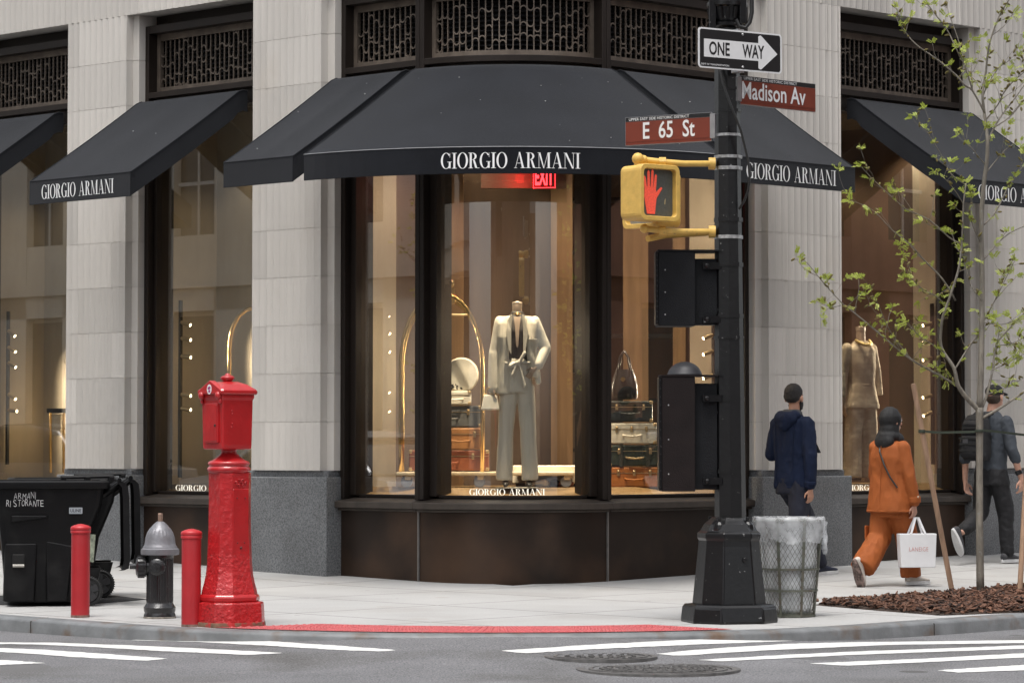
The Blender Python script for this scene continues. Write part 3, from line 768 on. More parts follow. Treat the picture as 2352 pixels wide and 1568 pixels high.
m = MB(); m.tube([P(x, y, 23.4) for x, y in ((1690, 45), (1698, 60), (1712, 64), (1722, 52), (1727, 30), (1727, -10))], .016, 8); m.build('cable', cable_m, pole, smooth=True)
for q_, s_q in ((P(1636, 20, 23.42), (.05, .06, .30)), (P(1706, 22, 23.42), (.05, .08, .22))): m = MB(); m.box(q_, s_q); m.build('junction_bracket', pole_m, pole, bevel=.006)

def plane_map(px, py, Y, alpha):
    c = P(px, py, Y); u = Vector((math.sin(R(alpha)), math.cos(R(alpha)), 0)); nrm = Vector((math.cos(R(alpha)), -math.sin(R(alpha)), 0))
    f = lambda a, b, h: c + u * a + Vector((0, 0, b)) + nrm * h
    def at(px_):
        t = (px_ - CX) / FD; t *= math.cos(TILT); return (t * c.y - c.x) / (u.x - t * u.y)
    return f, at
def rrect(x0, x1, y0, y1, r, n=4):
    out = []
    for cx, cy, a0 in ((x1 - r, y0 + r, -90), (x1 - r, y1 - r, 0), (x0 + r, y1 - r, 90), (x0 + r, y0 + r, 180)):
        for i in range(n + 1):
            a = R(a0 + 90 * i / n); out.append((cx + r * math.cos(a), cy + r * math.sin(a)))
    return out
def plate(m, f, pts, h0, h1): m.loft([[f(a, b, h0) for a, b in pts], [f(a, b, h1) for a, b in pts]])
white_s = M('sign_white', (.72, .72, .72), .45, var=.03)
black_s = M('sign_black', (.010, .010, .011), .45, var=.1)
brown_s = M('sign_brown', (.175, .034, .018), .42, var=.06, scale=9, dirt_or_sheen=(.14, .03, .018), dscale=3)
alu = M('sign_aluminium', (.40, .40, .41), .4, metal=.7)
# ONE WAY
f, at = plane_map(1703, 117, 23.30, 56); a0, a1 = at(1606.5), at(1799); h = .148
t = thing('one_way_sign', 'black ONE WAY sign with a white arrow, highest sign on the pole', 'street sign', f(0, 0, 0), world=True)
m = MB(); plate(m, f, rrect(a0, a1, -h, h, .025), -.004, .001); s0 = m.build('plate', white_s, t)
m = MB(); plate(m, f, rrect(a0 + .014, a1 - .014, -h + .012, h - .012, .018), .0005, .0022); m.build('black_field', black_s, s0)
W = a1 - a0
m = MB(); x = lambda q: a0 + W * q; hd = .105
arrow = [(x(.065), -.066), (x(.715), -.066), (x(.715), -.118), (x(.735), -.128), (x(.75), -.126), (x(.945), -.004), (x(.75), .122), (x(.735), .124), (x(.715), .115), (x(.715), .066), (x(.065), .066)]
plate(m, f, arrow, .002, .0034); m.build('arrow', white_s, s0)
m = MB(); font_text(m, 'ONE', lambda u, v, q: f(x(.125) + u, -.050 + v, q), W * .245, .100, .022, .0042); font_text(m, 'WAY', lambda u, v, q: f(x(.52) + u, -.050 + v, q), W * .265, .100, .022, .0042)
font_text(m, 'DEPT OF TRANSPORTATION', lambda u, v, q: f(x(.03) + u, -.128 + v, q), .001, .001, 0, -.003)
m.build('lettering', black_s, s0, recalc=False)
m = MB(); font_text(m, 'DEPT OF TRANSPORTATION', lambda u, v, q: f(x(.03) + u, -.127 + v, q), W * .33, .013, .01, .0040); m.build('lettering', white_s, s0, recalc=False)
for v in (.12, -.12):
    m = MB(); q = f(.01, v, .002); m.ball(q, .010, 8); m.build('bolt', silver, t)
m = MB(); plate(m, f, rrect(-.03, .03, -.16, .16, .004), -.085, -.005); m.build('bracket', alu, t)
def street_sign(px_c, py, Y, alpha, xl, xr, hgt, label, words, wx, ww, px_b):
    f, at = plane_map(px_c, py, Y, alpha); a0, a1 = at(xl), at(xr); h = hgt / 2; W = a1 - a0
    t = thing('street_name_sign', label, 'street sign', f(0, 0, 0), group='brown street name signs on the pole', world=True)
    m = MB(); plate(m, f, rrect(a0, a1, -h, h, .004, 2), -.008, .008); p = m.build('plate', alu, t)
    m = MB(); plate(m, f, rrect(a0 + .003, a1 - .003, -h + .004, h - .036, .002, 1), .006, .010); m.build('brown_field', brown_s, p)
    m = MB(); plate(m, f, rrect(a0 + .003, a1 - .003, h - .034, h - .003, .002, 1), .006, .010); m.build('black_header', black_s, p)
    m = MB(); plate(m, f, rrect(a0 + .003, a1 - .003, -h + .026, -h + .030, .001, 1), .0098, .0125); m.build('rib', brown_s, p)
    m = MB(); font_text(m, words, lambda u, v, q: f(a0 + W * wx + u, -h * .60 + v, q), W * ww, hgt * .60, .014, .0128); m.build('lettering', white_s, p, recalc=False)
    m = MB(); font_text(m, 'UPPER EAST SIDE HISTORIC DISTRICT', lambda u, v, q: f(a0 + W * .045 + u, h - .029 + v, q), W * .70, .021, .006, .0122); m.build('lettering', white_s, p, recalc=False)
    m = MB(); e0, e1 = (a1 - .012, a1 + .03) if px_b > 0 else (a0 - .03, a0 + .012)
    plate(m, f, rrect(e0, e1, -h * .8, h * .9, .003, 1), -.013, -.008 if False else .013); m.build('bracket', alu, t)
street_sign(1640, 291, 23.42, 122, 1439, 1638, .214, 'brown street sign reading E 65 St, pointing left from the pole', 'E  65  St', .21, .60, 1)
street_sign(1700, 207, 23.45, 47, 1701, 1875, .216, 'brown street sign reading Madison Av, pointing right from the pole', 'Madison Av', .02, .84, -1)

# pedestrian signals
yel = M('signal_yellow', (.66, .42, .10), .5, var=.10, scale=14, bump=.2, bscale=40, dirt_or_sheen=(.30, .19, .07), dscale=18, dlo=.65, dhi=.74)
scr = M('signal_screen', (.085, .09, .08), .45, var=.15, scale=60, bump=.4, bscale=300)
hand_m = M('signal_hand', (.55, .05, .03), .6, emit=(1., .13, .07), estr=.22, var=.5, scale=160)
def ped_signal(px, py, Y, alpha, label, lit, wdt=.365, hgt=.40):
    f, at = plane_map(px, py, Y, alpha); w, h = wdt / 2, hgt / 2
    t = thing('pedestrian_signal', label, 'pedestrian signal', f(0, 0, 0), group='pedestrian signals on the pole', world=True)
    m = MB(); plate(m, f, rrect(-w, w, -h, h, .045), -.205, -.02); body = m.build('housing', yel, t, bevel=.012)
    m = MB(); o = rrect(-w - .006, w + .006, -h - .006, h + .006, .05, 5); i_ = rrect(-w + .028, w - .028, -h + .028, h - .028, .03, 5)
    m.loft([[f(a, b, -.03) for a, b in o], [f(a, b, .035) for a, b in o], [f(a, b, .035) for a, b in i_], [f(a, b, -.012) for a, b in i_]], False, False); m.build('visor_frame', yel, t, bevel=.004, seg=1)
    m = MB(); plate(m, f, i_, -.015, -.011); m.build('screen', scr if lit else M('signal_screen_off', (.20, .21, .21), .35), t)
    if lit:
        m = MB(); hw = .085; cx, cy = -.058, .0
        m.face([f(cx + a, cy + b, -.008) for a, b in ((-.035, -.155), (.04, -.155), (.055, -.05), (.05, .04), (-.058, .045), (-.062, -.03))])
        for bx, tx, ty, by in ((-.047, -.058, .110, .03), (-.018, -.020, .152, .03), (.012, .018, .158, .03), (.038, .050, .125, .03)):
            m.face([f(cx + a, cy + b, -.0076) for a, b in ((bx - .013, by), (bx + .013, by), (tx + .011, ty), (tx, ty + .012), (tx - .011, ty))])
        m.face([f(cx + a, cy + b, -.0072) for a, b in ((.045, -.055), (.10, .02), (.112, .035), (.10, .045), (.085, .035), (.045, 0))])
        m.build('lit_hand', hand_m, t, recalc=False)
        m = MB(); m.face([f(a, b, -.009) for a, b in ((.075, -.08), (.082, -.08), (.086, -.035), (.077, -.05))]); m.build('scratch', M('scratch_yellow', (.5, .4, .2), .7), t, recalc=False)
    m = MB(); m.ball(f(-.10, h + .05, -.1), .045, 10); m.tube([f(-.10, h - .02, -.1), f(-.10, h + .05, -.1)], .028); m.build('hinge_cap', yel, t, smooth=True)
    return t
sg = ped_signal(1510, 443, 23.12, 52, 'yellow pedestrian signal showing a red raised hand', True)
for pts, r in (([(1478, 367, 23.22), (1520, 372, 23.24), (1570, 376, 23.3), (1640, 376, 23.44)], .023), ([(1480, 525, 23.2), (1520, 530, 23.24), (1570, 532, 23.3), (1640, 532, 23.44)], .023)):
    m = MB(); m.tube([P(*q) for q in pts], r, 10); 
    e = P(*pts[-1]); m.lathe([(.025, 0), (.045, .0), (.045, .05), (.025, .05)], e + Vector((-.04, 0, 0)), 10, Matrix.Rotation(R(90), 3, 'Y'))
    e = P(*pts[0]); m.ball(e, .034, 10); q = P(*pts[1]); m.tube([q + Vector((-.02, 0, 0)), q + Vector((.03, 0, 0))], .034, 8)
    m.build('bracket_arm', yel, sg, smooth=True)
sg2 = ped_signal(1478, 459, 23.48, 140, 'second yellow pedestrian signal, half hidden behind the one with the red hand', False, .38, .41)
m = MB(); m.tube([P(1488, 548, 23.3), P(1530, 540, 23.45), P(1640, 533, 23.52)], .024, 8); m.build('bracket_arm', yel, sg2, smooth=True)

def control_box(xl, xm, yt, yb, Y, alpha, depth, label, mt, dome):
    f, at = plane_map((xl + xm) / 2, (yt + yb) / 2, Y, alpha); a0, a1 = at(xl), at(xm); zt, zb = f(0, 0, 0).z, 0
    h = (P(xl, yt, Y).z - P(xl, yb, Y).z) / 2
    t = thing('control_box', label, 'control box', f(0, -h, 0), group='black metal boxes strapped to the pole', world=True)
    m = MB(); plate(m, f, rrect(a0, a1, -h, h, .006, 2), -depth, 0); m.build('case', mt, t, bevel=.004, seg=1)
    m = MB(); plate(m, f, rrect(a0 - .02, a0 - .001, -h + .01, h - .005, .003, 1), -depth * .5, .004)
    for i in range(14):
        v = -h + .03 + (2 * h - .06) * i / 13; m.ball(f(a0 - .011, v, .004), .006, 6)
    m.build('hinge_strip', pole_m, t)
    m = MB(); plate(m, f, rrect(a1 + .001, a1 + .17, -h + .012, h - .05, .006, 2), -depth * .95, -.07); m.build('mounting_case', box_m, t, bevel=.004, seg=1)
    m = MB(); plate(m, f, rrect(a0 - .004, a1 + .17, h + .001, h + .012, .003, 1), -depth, .006); m.build('lid', mt, t)
    for v in (-h * .82, h * .62):
        m = MB(); plate(m, f, rrect(a1 + .06, a1 + .2, v - .025, v + .025, .004, 1), -.069, -.03); m.ball(f(a1 + .09, v, -.026), .018, 8); m.build('bracket', pole_m, t)
    if dome:
        m = MB(); c = f((a0 + a1) / 2 + .06, h + .012, -depth / 2); m.lathe([(.135, 0), (.128, .01), (.118, .035), (.10, .06), (.07, .083), (.035, .096), (.004, .10)], c, 24); m.build('dome_cap', M('dome_grey', (.028, .028, .032), .5), t, smooth='full')
    m = MB()
    for v in (-.7, -.1, .5): m.ball(f(a0 + .05, v * h, .001), .006, 6)
    m.build('rivet', silver, t)
control_box(1513, 1598, 577, 748, 23.38, 88, .30, 'shorter black metal box on the pole, below the yellow signal', box_m, False)
control_box(1520, 1597, 864, 1128, 23.36, 88, .30, 'taller black metal box with a domed cap, near the foot of the pole', box_b, True)

# ------------------------------------------------------------------ red alarm box
red = M('alarm_red', (.42, .013, .016), .28, var=.12, scale=9, bump=.25, bscale=28, spec=.5, coat=.4, dirt_or_sheen=(.38, .012, .014), dscale=5)
red_r = M('alarm_red_relief', (.42, .014, .017), .30, var=.14, scale=14, bump=1.5, bscale=34, spec=.5, coat=.35, dirt_or_sheen=(.50, .06, .06), dscale=30, dlo=.60, dhi=.74)
red_b = M('bollard_red', (.42, .018, .024), .45, var=.08, scale=8, bump=.08, bscale=30, dirt_or_sheen=(.36, .03, .035), dscale=4)
AXX, AYY, PHI = -2.035, 23.0, R(40)
al = thing('fire_alarm_box', 'tall red cast iron fire alarm box on a flared ornamental column', 'fire alarm box', (AXX, AYY, 0), 0, world=True)
ctr = (AXX, AYY)
def ring(z, r, ch=.45, dx=0): return oct_ring((AXX + dx, AYY), r, z, ch, PHI)
m = MB(); m.loft([ring(z, r, .42) for z, r in ((-.02, .222), (.03, .224), (.165, .216), (.178, .205))]); m.build('plinth', red_r, al, bevel=.012)
m = MB(); m.loft([ring(z, r, .5) for z, r in ((.176, .19), (.19, .198), (.21, .198), (.228, .19), (.232, .178))]); m.build('foot_ring', red, al, bevel=.008)
col_p = [(.23, .180), (.26, .176), (.31, .163), (.37, .152), (.44, .145), (.52, .142)]
m = MB(); m.loft([ring(z, r, .48) for z, r in col_p]); m.build('flared_foot', red_r, al, smooth=True)
m = MB(); m.loft([ring(z, r, .48) for z, r in ((.519, .142), (.70, .136), (.90, .1345), (1.10, .136))]); colm = m.build('column', M('alarm_red_column', (.42, .014, .017), .30, var=.12, scale=9, bump=.9, bscale=26, spec=.5, coat=.35, dirt_or_sheen=(.50, .07, .07), dscale=34, dlo=.66, dhi=.74), al, smooth=True)
m = MB()
m.lathe([(.130, 1.095), (.150, 1.105), (.158, 1.125), (.150, 1.142), (.142, 1.148), (.150, 1.158), (.153, 1.168), (.146, 1.18), (.12, 1.192), (.085, 1.215), (.062, 1.235), (.056, 1.25), (.060, 1.265), (.09, 1.275)], (AXX - .008, AYY, 0), 32); m.build('collar', red, al, smooth='full')
CB = AXX - .02
def cring(z, r, ch=.06): return oct_ring((CB, AYY), r, z, ch, PHI)
m = MB(); m.loft([cring(z, r) for z, r in ((1.268, .115), (1.275, .127), (1.30, .129), (1.62, .134), (1.64, .142), (1.662, .142))]); case = m.build('alarm_case', red, al, bevel=.004)
m = MB(); m.loft([cring(z, r, .08) for z, r in ((1.661, .152), (1.668, .160), (1.688, .161), (1.70, .152), (1.735, .105), (1.755, .055))]); m.build('roof', red, al, bevel=.006)
m = MB(); m.lathe([(.03, 1.752), (.036, 1.765), (.05, 1.775), (.052, 1.787), (.04, 1.797), (.02, 1.803), (.018, 1.812), (.003, 1.818)], (CB, AYY, 0), 20); m.build('finial', red, al, smooth='full')
nL_ = Vector((math.cos(PHI + math.pi), math.sin(PHI + math.pi), 0)); nR_ = Vector((math.cos(PHI - math.pi / 2), math.sin(PHI - math.pi / 2), 0))
def fmap(cx, cy, nrm, off):
    u = Vector((-nrm.y, nrm.x, 0)); return lambda a, b, h: Vector((cx, cy, b)) + nrm * (off + h) + u * a
fl = fmap(CB, AYY, nL_, .131)
m = MB(); plate(m, fl, rrect(-.085, .085, 1.315, 1.60, .012, 3), -.004, .012); d_ = m.build('door', red, al, bevel=.004)
m = MB(); plate(m, fl, rrect(-.073, .073, 1.327, 1.588, .008, 3), .011, .015); m.build('door_panel', red, d_, bevel=.002, seg=1)
m = MB(); q = fl(.055, 1.44, .016); m.ball(q, (.008, .008, .010), 8); m.build('keyhole', black_s, d_)
m = MB(); plate(m, fl, [(-.15, 1.665), (.15, 1.665), (.148, 1.69), (0, 1.765), (-.148, 1.69)], -.02, .028); m.build('pediment', red, al, bevel=.006)
m = MB()
for sx in (-1, 1): m.ball(fl(.105 * sx, 1.655, .022), (.026, .026, .03), 10); m.ball(fl(.115 * sx, 1.615, .012), (.014, .014, .022), 8)
m.build('scroll', red, al, smooth='full')
m = MB(); el = [(.028 * math.cos(R(k * 20)), 1.70 + .036 * math.sin(R(k * 20))) for k in range(18)]
plate(m, fl, el, .0275, .0295); st = m.build('sticker', M('sticker_white', (.75, .75, .75), .5), al)
m = MB(); plate(m, fl, [(-.016, 1.715), (.012, 1.722), (.016, 1.705), (-.002, 1.70), (.016, 1.69), (.010, 1.676), (-.014, 1.682), (.002, 1.695), (-.016, 1.70)], .029, .0305); m.build('sticker_mark', M('sticker_purple', (.30, .02, .18), .5), st)
fr_ = fmap(CB, AYY, nR_, .131)
m = MB()
for a, b in ((-.055, 1.545), (-.05, 1.525), (-.05, 1.455), (-.055, 1.43)): m.ball(fr_(a, b, .001), .007, 8)
m.build('rivet', red, al)
fc = fmap(AXX, AYY, nR_, .1355)
m = MB(); plate(m, fc, rrect(-.068, .068, .535, .985, .004, 2), -.006, .006); pl_ = m.build('access_panel', red, al, bevel=.003, seg=1)
m = MB()
for a, b in ((-.035, .92), (.035, .92), (-.03, .60), (.03, .60), (0, .565)): m.ball(fc(a, b, .006), .0055 if b > .57 else .011, 8)
m.build('screw', M('alarm_dark', (.10, .01, .01), .5), pl_)
m = MB()
for k, (a, b) in enumerate(((0, 1.03), (-.045, 1.045), (.045, 1.045), (-.03, 1.00), (.03, 1.00), (0, .655), (-.012, .64), (.012, .64))): m.ball(fc(a, b, .002), (.02, .02, .012 if b > .9 else .008), 10)
m.bm.clear()
for cz, sc_ in ((1.035, 1.), (.655, .55)):
    for sx in (-1, 1):
        for ox, oz, r0 in ((.018, .012, .020), (.046, -.004, .017), (.022, -.022, .014)):
            m.tube([fc((ox * sx + sx * r0 * q * math.cos(4.5 * q)) * sc_, cz + (oz + r0 * q * math.sin(4.5 * q)) * sc_, .002) for q in (.2, .4, .55, .7, .85, 1)], .0045 * sc_ + .001, 6)
m.build('ornament', red_r, al, smooth='full')
m = MB(); m.loft([ring(z, r, .42) for z, r in ((-.02, .226), (.012, .227), (.03, .2255), (.034, .224))]); m.build('rust_skirt', M('rust_edge', (.17, .10, .065), .9, var=.4, scale=18, dirt_or_sheen=(.4, .03, .03), dscale=14, dlo=.5, dhi=.6), al)

# newspaper scrap between bollard and alarm box
m = MB(); c = G(470, 1425, S_); c.z = 0
fan = [(0, 0), (-.04, .02), (.01, .05), (-.03, .08), (.02, .10)]
for i in range(5):
    a = .02 * i; m.loft([[(c.x - .03 + a, c.y - .04 + .01 * i, .0), (c.x + .005 + a * .6, c.y - .05 + .01 * i, .0), (c.x + .035 + .005 * i, c.y + .0 + .01 * i, .16 - .02 * (i % 2)), (c.x + .01 + .006 * i, c.y + .03, .19 + .015 * (i % 3))],
        [(c.x - .028 + a, c.y - .036 + .01 * i, .0), (c.x + .007 + a * .6, c.y - .046 + .01 * i, .0), (c.x + .037 + .005 * i, c.y + .004 + .01 * i, .16 - .02 * (i % 2)), (c.x + .012 + .006 * i, c.y + .034, .19 + .015 * (i % 3))]])
props(m.build('newspaper', M('newsprint', (.42, .43, .43), .85, var=.35, scale=60, dirt_or_sheen=(.10, .14, .22), dscale=25, dlo=.55, dhi=.62)), 'crumpled folded newspaper wedged beside the red alarm box', 'newspaper')

# bollards
def bollard(px, Y, label):
    p = P(px, 1000, Y); t = thing('bollard', label, 'bollard', (p.x, p.y, zs(Y)), 0, 'red bollards beside the hydrant')
    m = MB(); m.lathe([(.070, -.02), (.070, .64)], n=32); m.build('post', red_b, t, smooth=True)
    m = MB(); m.lathe([(.069, .628), (.076, .632), (.077, .645), (.074, .650), (.077, .655), (.077, .672), (.072, .680), (.05, .690), (.02, .698), (.002, .70)], n=32); m.build('cap', red_b, t, smooth=True)
    m = MB(); m.lathe([(.071, 0), (.0712, .012), (.0705, .018)], n=32); m.build('grime_ring', M('grime', (.20, .12, .10), .9, var=.4, scale=30), t, smooth=True)
bollard(187, 24.05, 'red round-capped bollard in front of the black wheelie bin')
bollard(441, 22.95, 'red round-capped bollard right beside the alarm box column')

# hydrant
hb = M('hydrant_black', (.014, .014, .015), .30, var=.2, scale=20, bump=.5, bscale=35, spec=.5, coat=.3, dirt_or_sheen=(.09, .09, .09), dscale=40, dlo=.68, dhi=.75)
hg = M('hydrant_silver', (.20, .20, .215), .45, metal=.35, var=.15, scale=14, bump=.3, bscale=40)
p = P(369, 1000, 23.95); hy = thing('fire_hydrant', 'black fire hydrant with a silver bonnet between two red bollards', 'fire hydrant', (p.x, p.y, zs(23.95)), R(8))
m = MB(); m.lathe([(.118, -.02), (.120, .02), (.112, .04), (.118, .055), (.120, .08), (.106, .10), (.098, .115)], n=32); m.build('base_flange', hb, hy, smooth=True)
m = MB(); rings = []
for z, r in ((.11, .098), (.13, .098), (.44, .097), (.455, .102), (.475, .104)):
    rings.append([(r_ * math.cos(a), r_ * math.sin(a), z) for a, r_ in [(2 * math.pi * k / 72, r + (.0035 if k % 2 and .12 < z < .45 else 0)) for k in range(72)]])
m.loft(rings); m.build('barrel', hb, hy)
m = MB(); rings = []
for z, r, fl_ in ((.470, .125, 0), (.474, .142, 0), (.495, .145, 0), (.515, .143, 0), (.522, .130, 0), (.535, .127, 0), (.545, .118, 0), (.56, .116, 0), (.566, .112, .003), (.60, .106, .005), (.64, .092, .005), (.67, .074, .004), (.676, .07, 0), (.70, .050, 0), (.715, .032, 0), (.722, .022, 0)):
    rings.append([((r + (fl_ if k % 2 else 0)) * math.cos(2 * math.pi * k / 48), (r + (fl_ if k % 2 else 0)) * math.sin(2 * math.pi * k / 48), z) for k in range(48)])
m.loft(rings); m.build('bonnet', hg, hy, smooth=True)
m = MB(); m.lathe([(.020, .72), (.020, .778), (.016, .782)], n=5); m.build('operating_nut', M('nut_brass', (.30, .20, .15), .5, metal=.5), hy)
Rx = Matrix.Rotation(R(-90), 3, 'Y') @ Matrix.Rotation(0, 3, 'Z')
m = MB(); m.lathe([(.060, .05), (.058, .10), (.078, .105), (.080, .115), (.080, .165), (.072, .17), (.060, .178), (.03, .182)], (0, 0, .385), 28, Rx)
for k in range(14): a = 2 * math.pi * k / 14; m.box((-.14, .08 * math.cos(a), .385 + .08 * math.sin(a)), (.05, .012, .012))
m.lathe([(.024, .18), (.022, .225)], (0, 0, .385), 5, Rx); m.build('pumper_nozzle', hb, hy, smooth=True)
Ry = Matrix.Rotation(R(90), 3, 'X') @ Matrix.Rotation(0, 3, 'Z')
Rq = Matrix.Rotation(R(-12), 3, 'Z') @ Ry
m = MB(); m.lathe([(.055, .05), (.05, .10), (.060, .105), (.061, .14), (.05, .148), (.036, .152), (.034, .158), (.02, .160)], (0, 0, .385), 24, Rq); m.lathe([(.018, .15), (.015, .178)], (0, 0, .385), 5, Rq)
for k in range(16):
    a = 2 * math.pi * k / 16; q = Rq @ Vector((.058 * math.cos(a), .058 * math.sin(a), .125)); m.ball((q.x, q.y, q.z + .385), .008, 6)
m.build('hose_nozzle', hb, hy, smooth=True)
m = MB(); m.lathe([(.122, -.01), (.124, .008), (.121, .012)], n=28); m.build('grime_ring', M('grime_pale', (.22, .2, .17), .9, var=.4, scale=30), hy)

# wheelie bins
binm = M('bin_plastic', (.0045, .0045, .005), .45, var=.2, scale=6, bump=.12, bscale=120, spec=.22, dirt_or_sheen=(.012, .012, .012), dscale=5)
def rr_ring(x0, x1, y0, y1, z, r=.05): return [Vector((a, b, z)) for a, b in rrect(x0, x1, y0, y1, r, 3)]
def wheelie_bin(loc, rz, label, marked):
    t = thing('wheelie_bin', label, 'wheelie bin', loc, rz, 'black wheelie bins by the left window')
    m = MB()
    m.loft([rr_ring(-.33, .20, -.27, .27, .03), rr_ring(-.34, .24, -.28, .28, .10), rr_ring(-.375, .30, -.31, .31, .50), rr_ring(-.41, .42, -.345, .345, .80), rr_ring(-.42, .44, -.355, .355, .965)], True, False)
    m.loft([rr_ring(-.42, .44, -.355, .355, .965), rr_ring(-.40, .42, -.335, .335, .965), rr_ring(-.39, .41, -.325, .325, .78)], False, True)
    m.build('body', binm, t, bevel=.012)
    m = MB(); o = lambda e, z: rr_ring(-.42 - e, .44 + e, -.355 - e, .355 + e, z, .07)
    m.loft([o(.0, .93), o(.035, .935), o(.042, .955), o(.040, .985), o(.02, 1.0), o(-.02, .998), o(-.022, .95)], False, False); m.build('rim', binm, t, smooth=True)
    # front pocket with lift bar and mouldings on the side
    for sy in (-1,):
        m = MB(); m.loft([[(x, sy * (yy), z) for x, z in ((-.36 + dx, .0 + .04), (-.10 - dx, .04), (-.08 - dx, .50), (-.35 + dx, .50))] for yy, dx in ((.285, 0), (.318, .015))]); m.build('side_rib', binm, t, bevel=.01)
        m = MB(); m.loft([[(x, sy * yy, z) for x, z in ((-.02 + dx, .04), (.16 - dx, .04), (.20 - dx, .48), (-.03 + dx, .52))] for yy, dx in ((.285, 0), (.314, .015))]); m.build('side_rib', binm, t, bevel=.01)
        m = MB(); m.box((-.235, sy * .322, .36), (.10, .02, .115)); pk = m.build('lift_pocket', M('bin_hole', (.003, .003, .003), .8), t, bevel=.01)
        m = MB(); m.tube([(-.28, sy * .336, .325), (-.19, sy * .336, .325)], .012, 8); m.build('lift_bar', M('bar_worn', (.42, .40, .36), .5), pk)
        m = MB(); m.loft([[(-.30, sy * .335, .66), (.0, sy * .335, .70), (.0, sy * .335, .725), (-.30, sy * .335, .725)], [(-.29, sy * .357, .67), (-.02, sy * .357, .705), (-.02, sy * .357, .72), (-.29, sy * .357, .72)]])
        m.build('side_ledge', binm, t, bevel=.006)
    for y in (-.30, .30):
        m = MB(); Rw = Matrix.Rotation(R(90), 3, 'X')
        m.lathe([(.05, -.028), (.085, -.034), (.088, -.02), (.108, -.026), (.118, -.02), (.120, 0), (.118, .02), (.108, .026), (.088, .02), (.085, .034), (.05, .028)], (.31, y, .12), 40, Rw)
        for k in range(40):
            a = 2 * math.pi * k / 40; m.box((.31 + .120 * math.cos(a), y, .12 + .120 * math.sin(a)), (.010, .044, .008), Matrix.Rotation(-a, 3, 'Y'))
        wl = m.build('wheel', M('tyre', (.010, .010, .010), .7), t, smooth=True)
        m = MB(); m.lathe([(.0, -.04), (.03, -.04), (.03, .04), (.0, .04)], (.31, y, .12), 16, Rw)
        for k in range(5):
            a = 2 * math.pi * k / 5 + .4; m.loft([[(.31 + r_ * math.cos(a + s_ / r_ * .03), y + dy, .12 + r_ * math.sin(a + s_ / r_ * .03)) for s_, dy in ((-1, -.036), (1, -.036), (1, .036), (-1, .036))] for r_ in (.025, .09)])
        m.build('wheel_hub', M('hub_dark', (.02, .02, .022), .5), wl)
    m = MB(); m.tube([(.31, -.28, .12), (.31, .28, .12)], .014, 8); m.loft([rr_ring(.17, .37, -.26, -.20, .10, .01), rr_ring(.22, .42, -.26, -.20, .30, .01)]); m.loft([rr_ring(.17, .37, .20, .26, .10, .01), rr_ring(.22, .42, .20, .26, .30, .01)]); m.build('axle', binm, t)
    for y in (-.22, .22):                                     # handle arms at the back
        m = MB(); m.tube([(.40, y, .86), (.50, y, .93), (.555, y, .975), (.56, y, 1.0)], [.03, .028, .022, .02], 8); m.build('handle_arm', binm, t, smooth=True)
    m = MB(); m.tube([(.56, -.28, 1.0), (.56, .28, 1.0)], .018, 10); m.build('handle_bar', binm, t, smooth=True)
    # lid hanging open down the back
    m = MB(); pr = [(.59, .985), (.625, .95), (.635, .86), (.64, .60), (.645, .36), (.635, .30), (.60, .285)]
    m.sheet([[(x, y, z) for x, z in pr] for y in (-.36, -.34, .34, .36)]); m.sheet([[(x - .02, y, z + .005) for x, z in pr] for y in (-.355, -.34, .34, .355)])
    for y in (-.362, .362): m.loft([[(x, y, z) for x, z in pr], [(x - .05, y * .985, z - .004) for x, z in pr]], False, False, closed=False)
    m.build('lid', binm, t, smooth=True)
    for y in (-.25, .24):                                    # moulded lid bars lying along the rim
        m = MB(); m.tube([(.10, y, 1.02), (.52, y, 1.03)], .012, 8)
        for x in (.12, .31, .5): m.box((x, y, 1.012), (.04, .035, .03))
        m.build('hinge_bar', binm, t, bevel=.004)
    if marked:
        sl = lambda u, v, h: Vector((-.42 + .12 + u, -.3585 + .0 - h - .0, v))
        chalk = M('chalk_white', (.62, .62, .62), .8)
        rr2 = random.Random(3); jit = lambda: rr2.uniform(-.004, .004)
        def scrawl(word, x0, z0, W_, H_):
            m = MB(); n_ = len(word); cw = W_ / n_
            for i, ch in enumerate(word):
                dz, dr = rr2.uniform(-.006, .006), rr2.uniform(-.12, .12)
                font_text(m, ch, lambda u, v, q: Vector((x0 + i * cw + u + v * dr, -.358 - q + (0.10 * (.965 - (z0 + v + dz)) * .0) + (.965 - (z0 + v)) * .06, z0 + v + dz)), cw * (.10 if ch == 'I' else .80), H_ * rr2.uniform(.85, 1.1), -.012, .004)
            m.build('lettering', chalk, t, recalc=False)
        scrawl('ARMANI', -.275, .855, .20, .052); scrawl('RISTORANTE', -.335, .795, .30, .05)
        m = MB(); q = lambda u, v, h: Vector((.16 + u, -.349 - h - (v - .745) * .06, v)); plate(m, q, rrect(0, .105, .735, .785, .002, 1), 0, .004); lb = m.build('maker_label', M('label_grey', (.34, .37, .40), .5), t)
        m = MB(); font_text(m, 'ULINE', lambda u, v, h: q(.01 + u, .748 + v, h), .085, .026, .01, .0055); m.build('lettering', black_s, lb, recalc=False)
        m = MB(); m.box((.33, -.285, .46), (.07, .004, .22), Matrix.Rotation(R(4), 3, 'Y')); m.build('paper_label', M('label_paper', (.22, .24, .18), .7, var=.5, scale=40), t)
    return t
p1 = P(112, 1000, 25.72); wheelie_bin((p1.x, 25.72, zs(25.7)), R(9), 'front black wheelie bin with white handwriting on its side', True)
p2 = P(142, 1000, 26.75); wheelie_bin((p2.x, 26.80, zs(26.8)), R(9), 'black wheelie bin standing behind the handwritten one, nearer the stone pier', False)
m = MB(); pts = [G(x, y, S_) for x, y in ((-60, 1388), (165, 1391), (336, 1376.5), (258, 1368), (-60, 1368))]
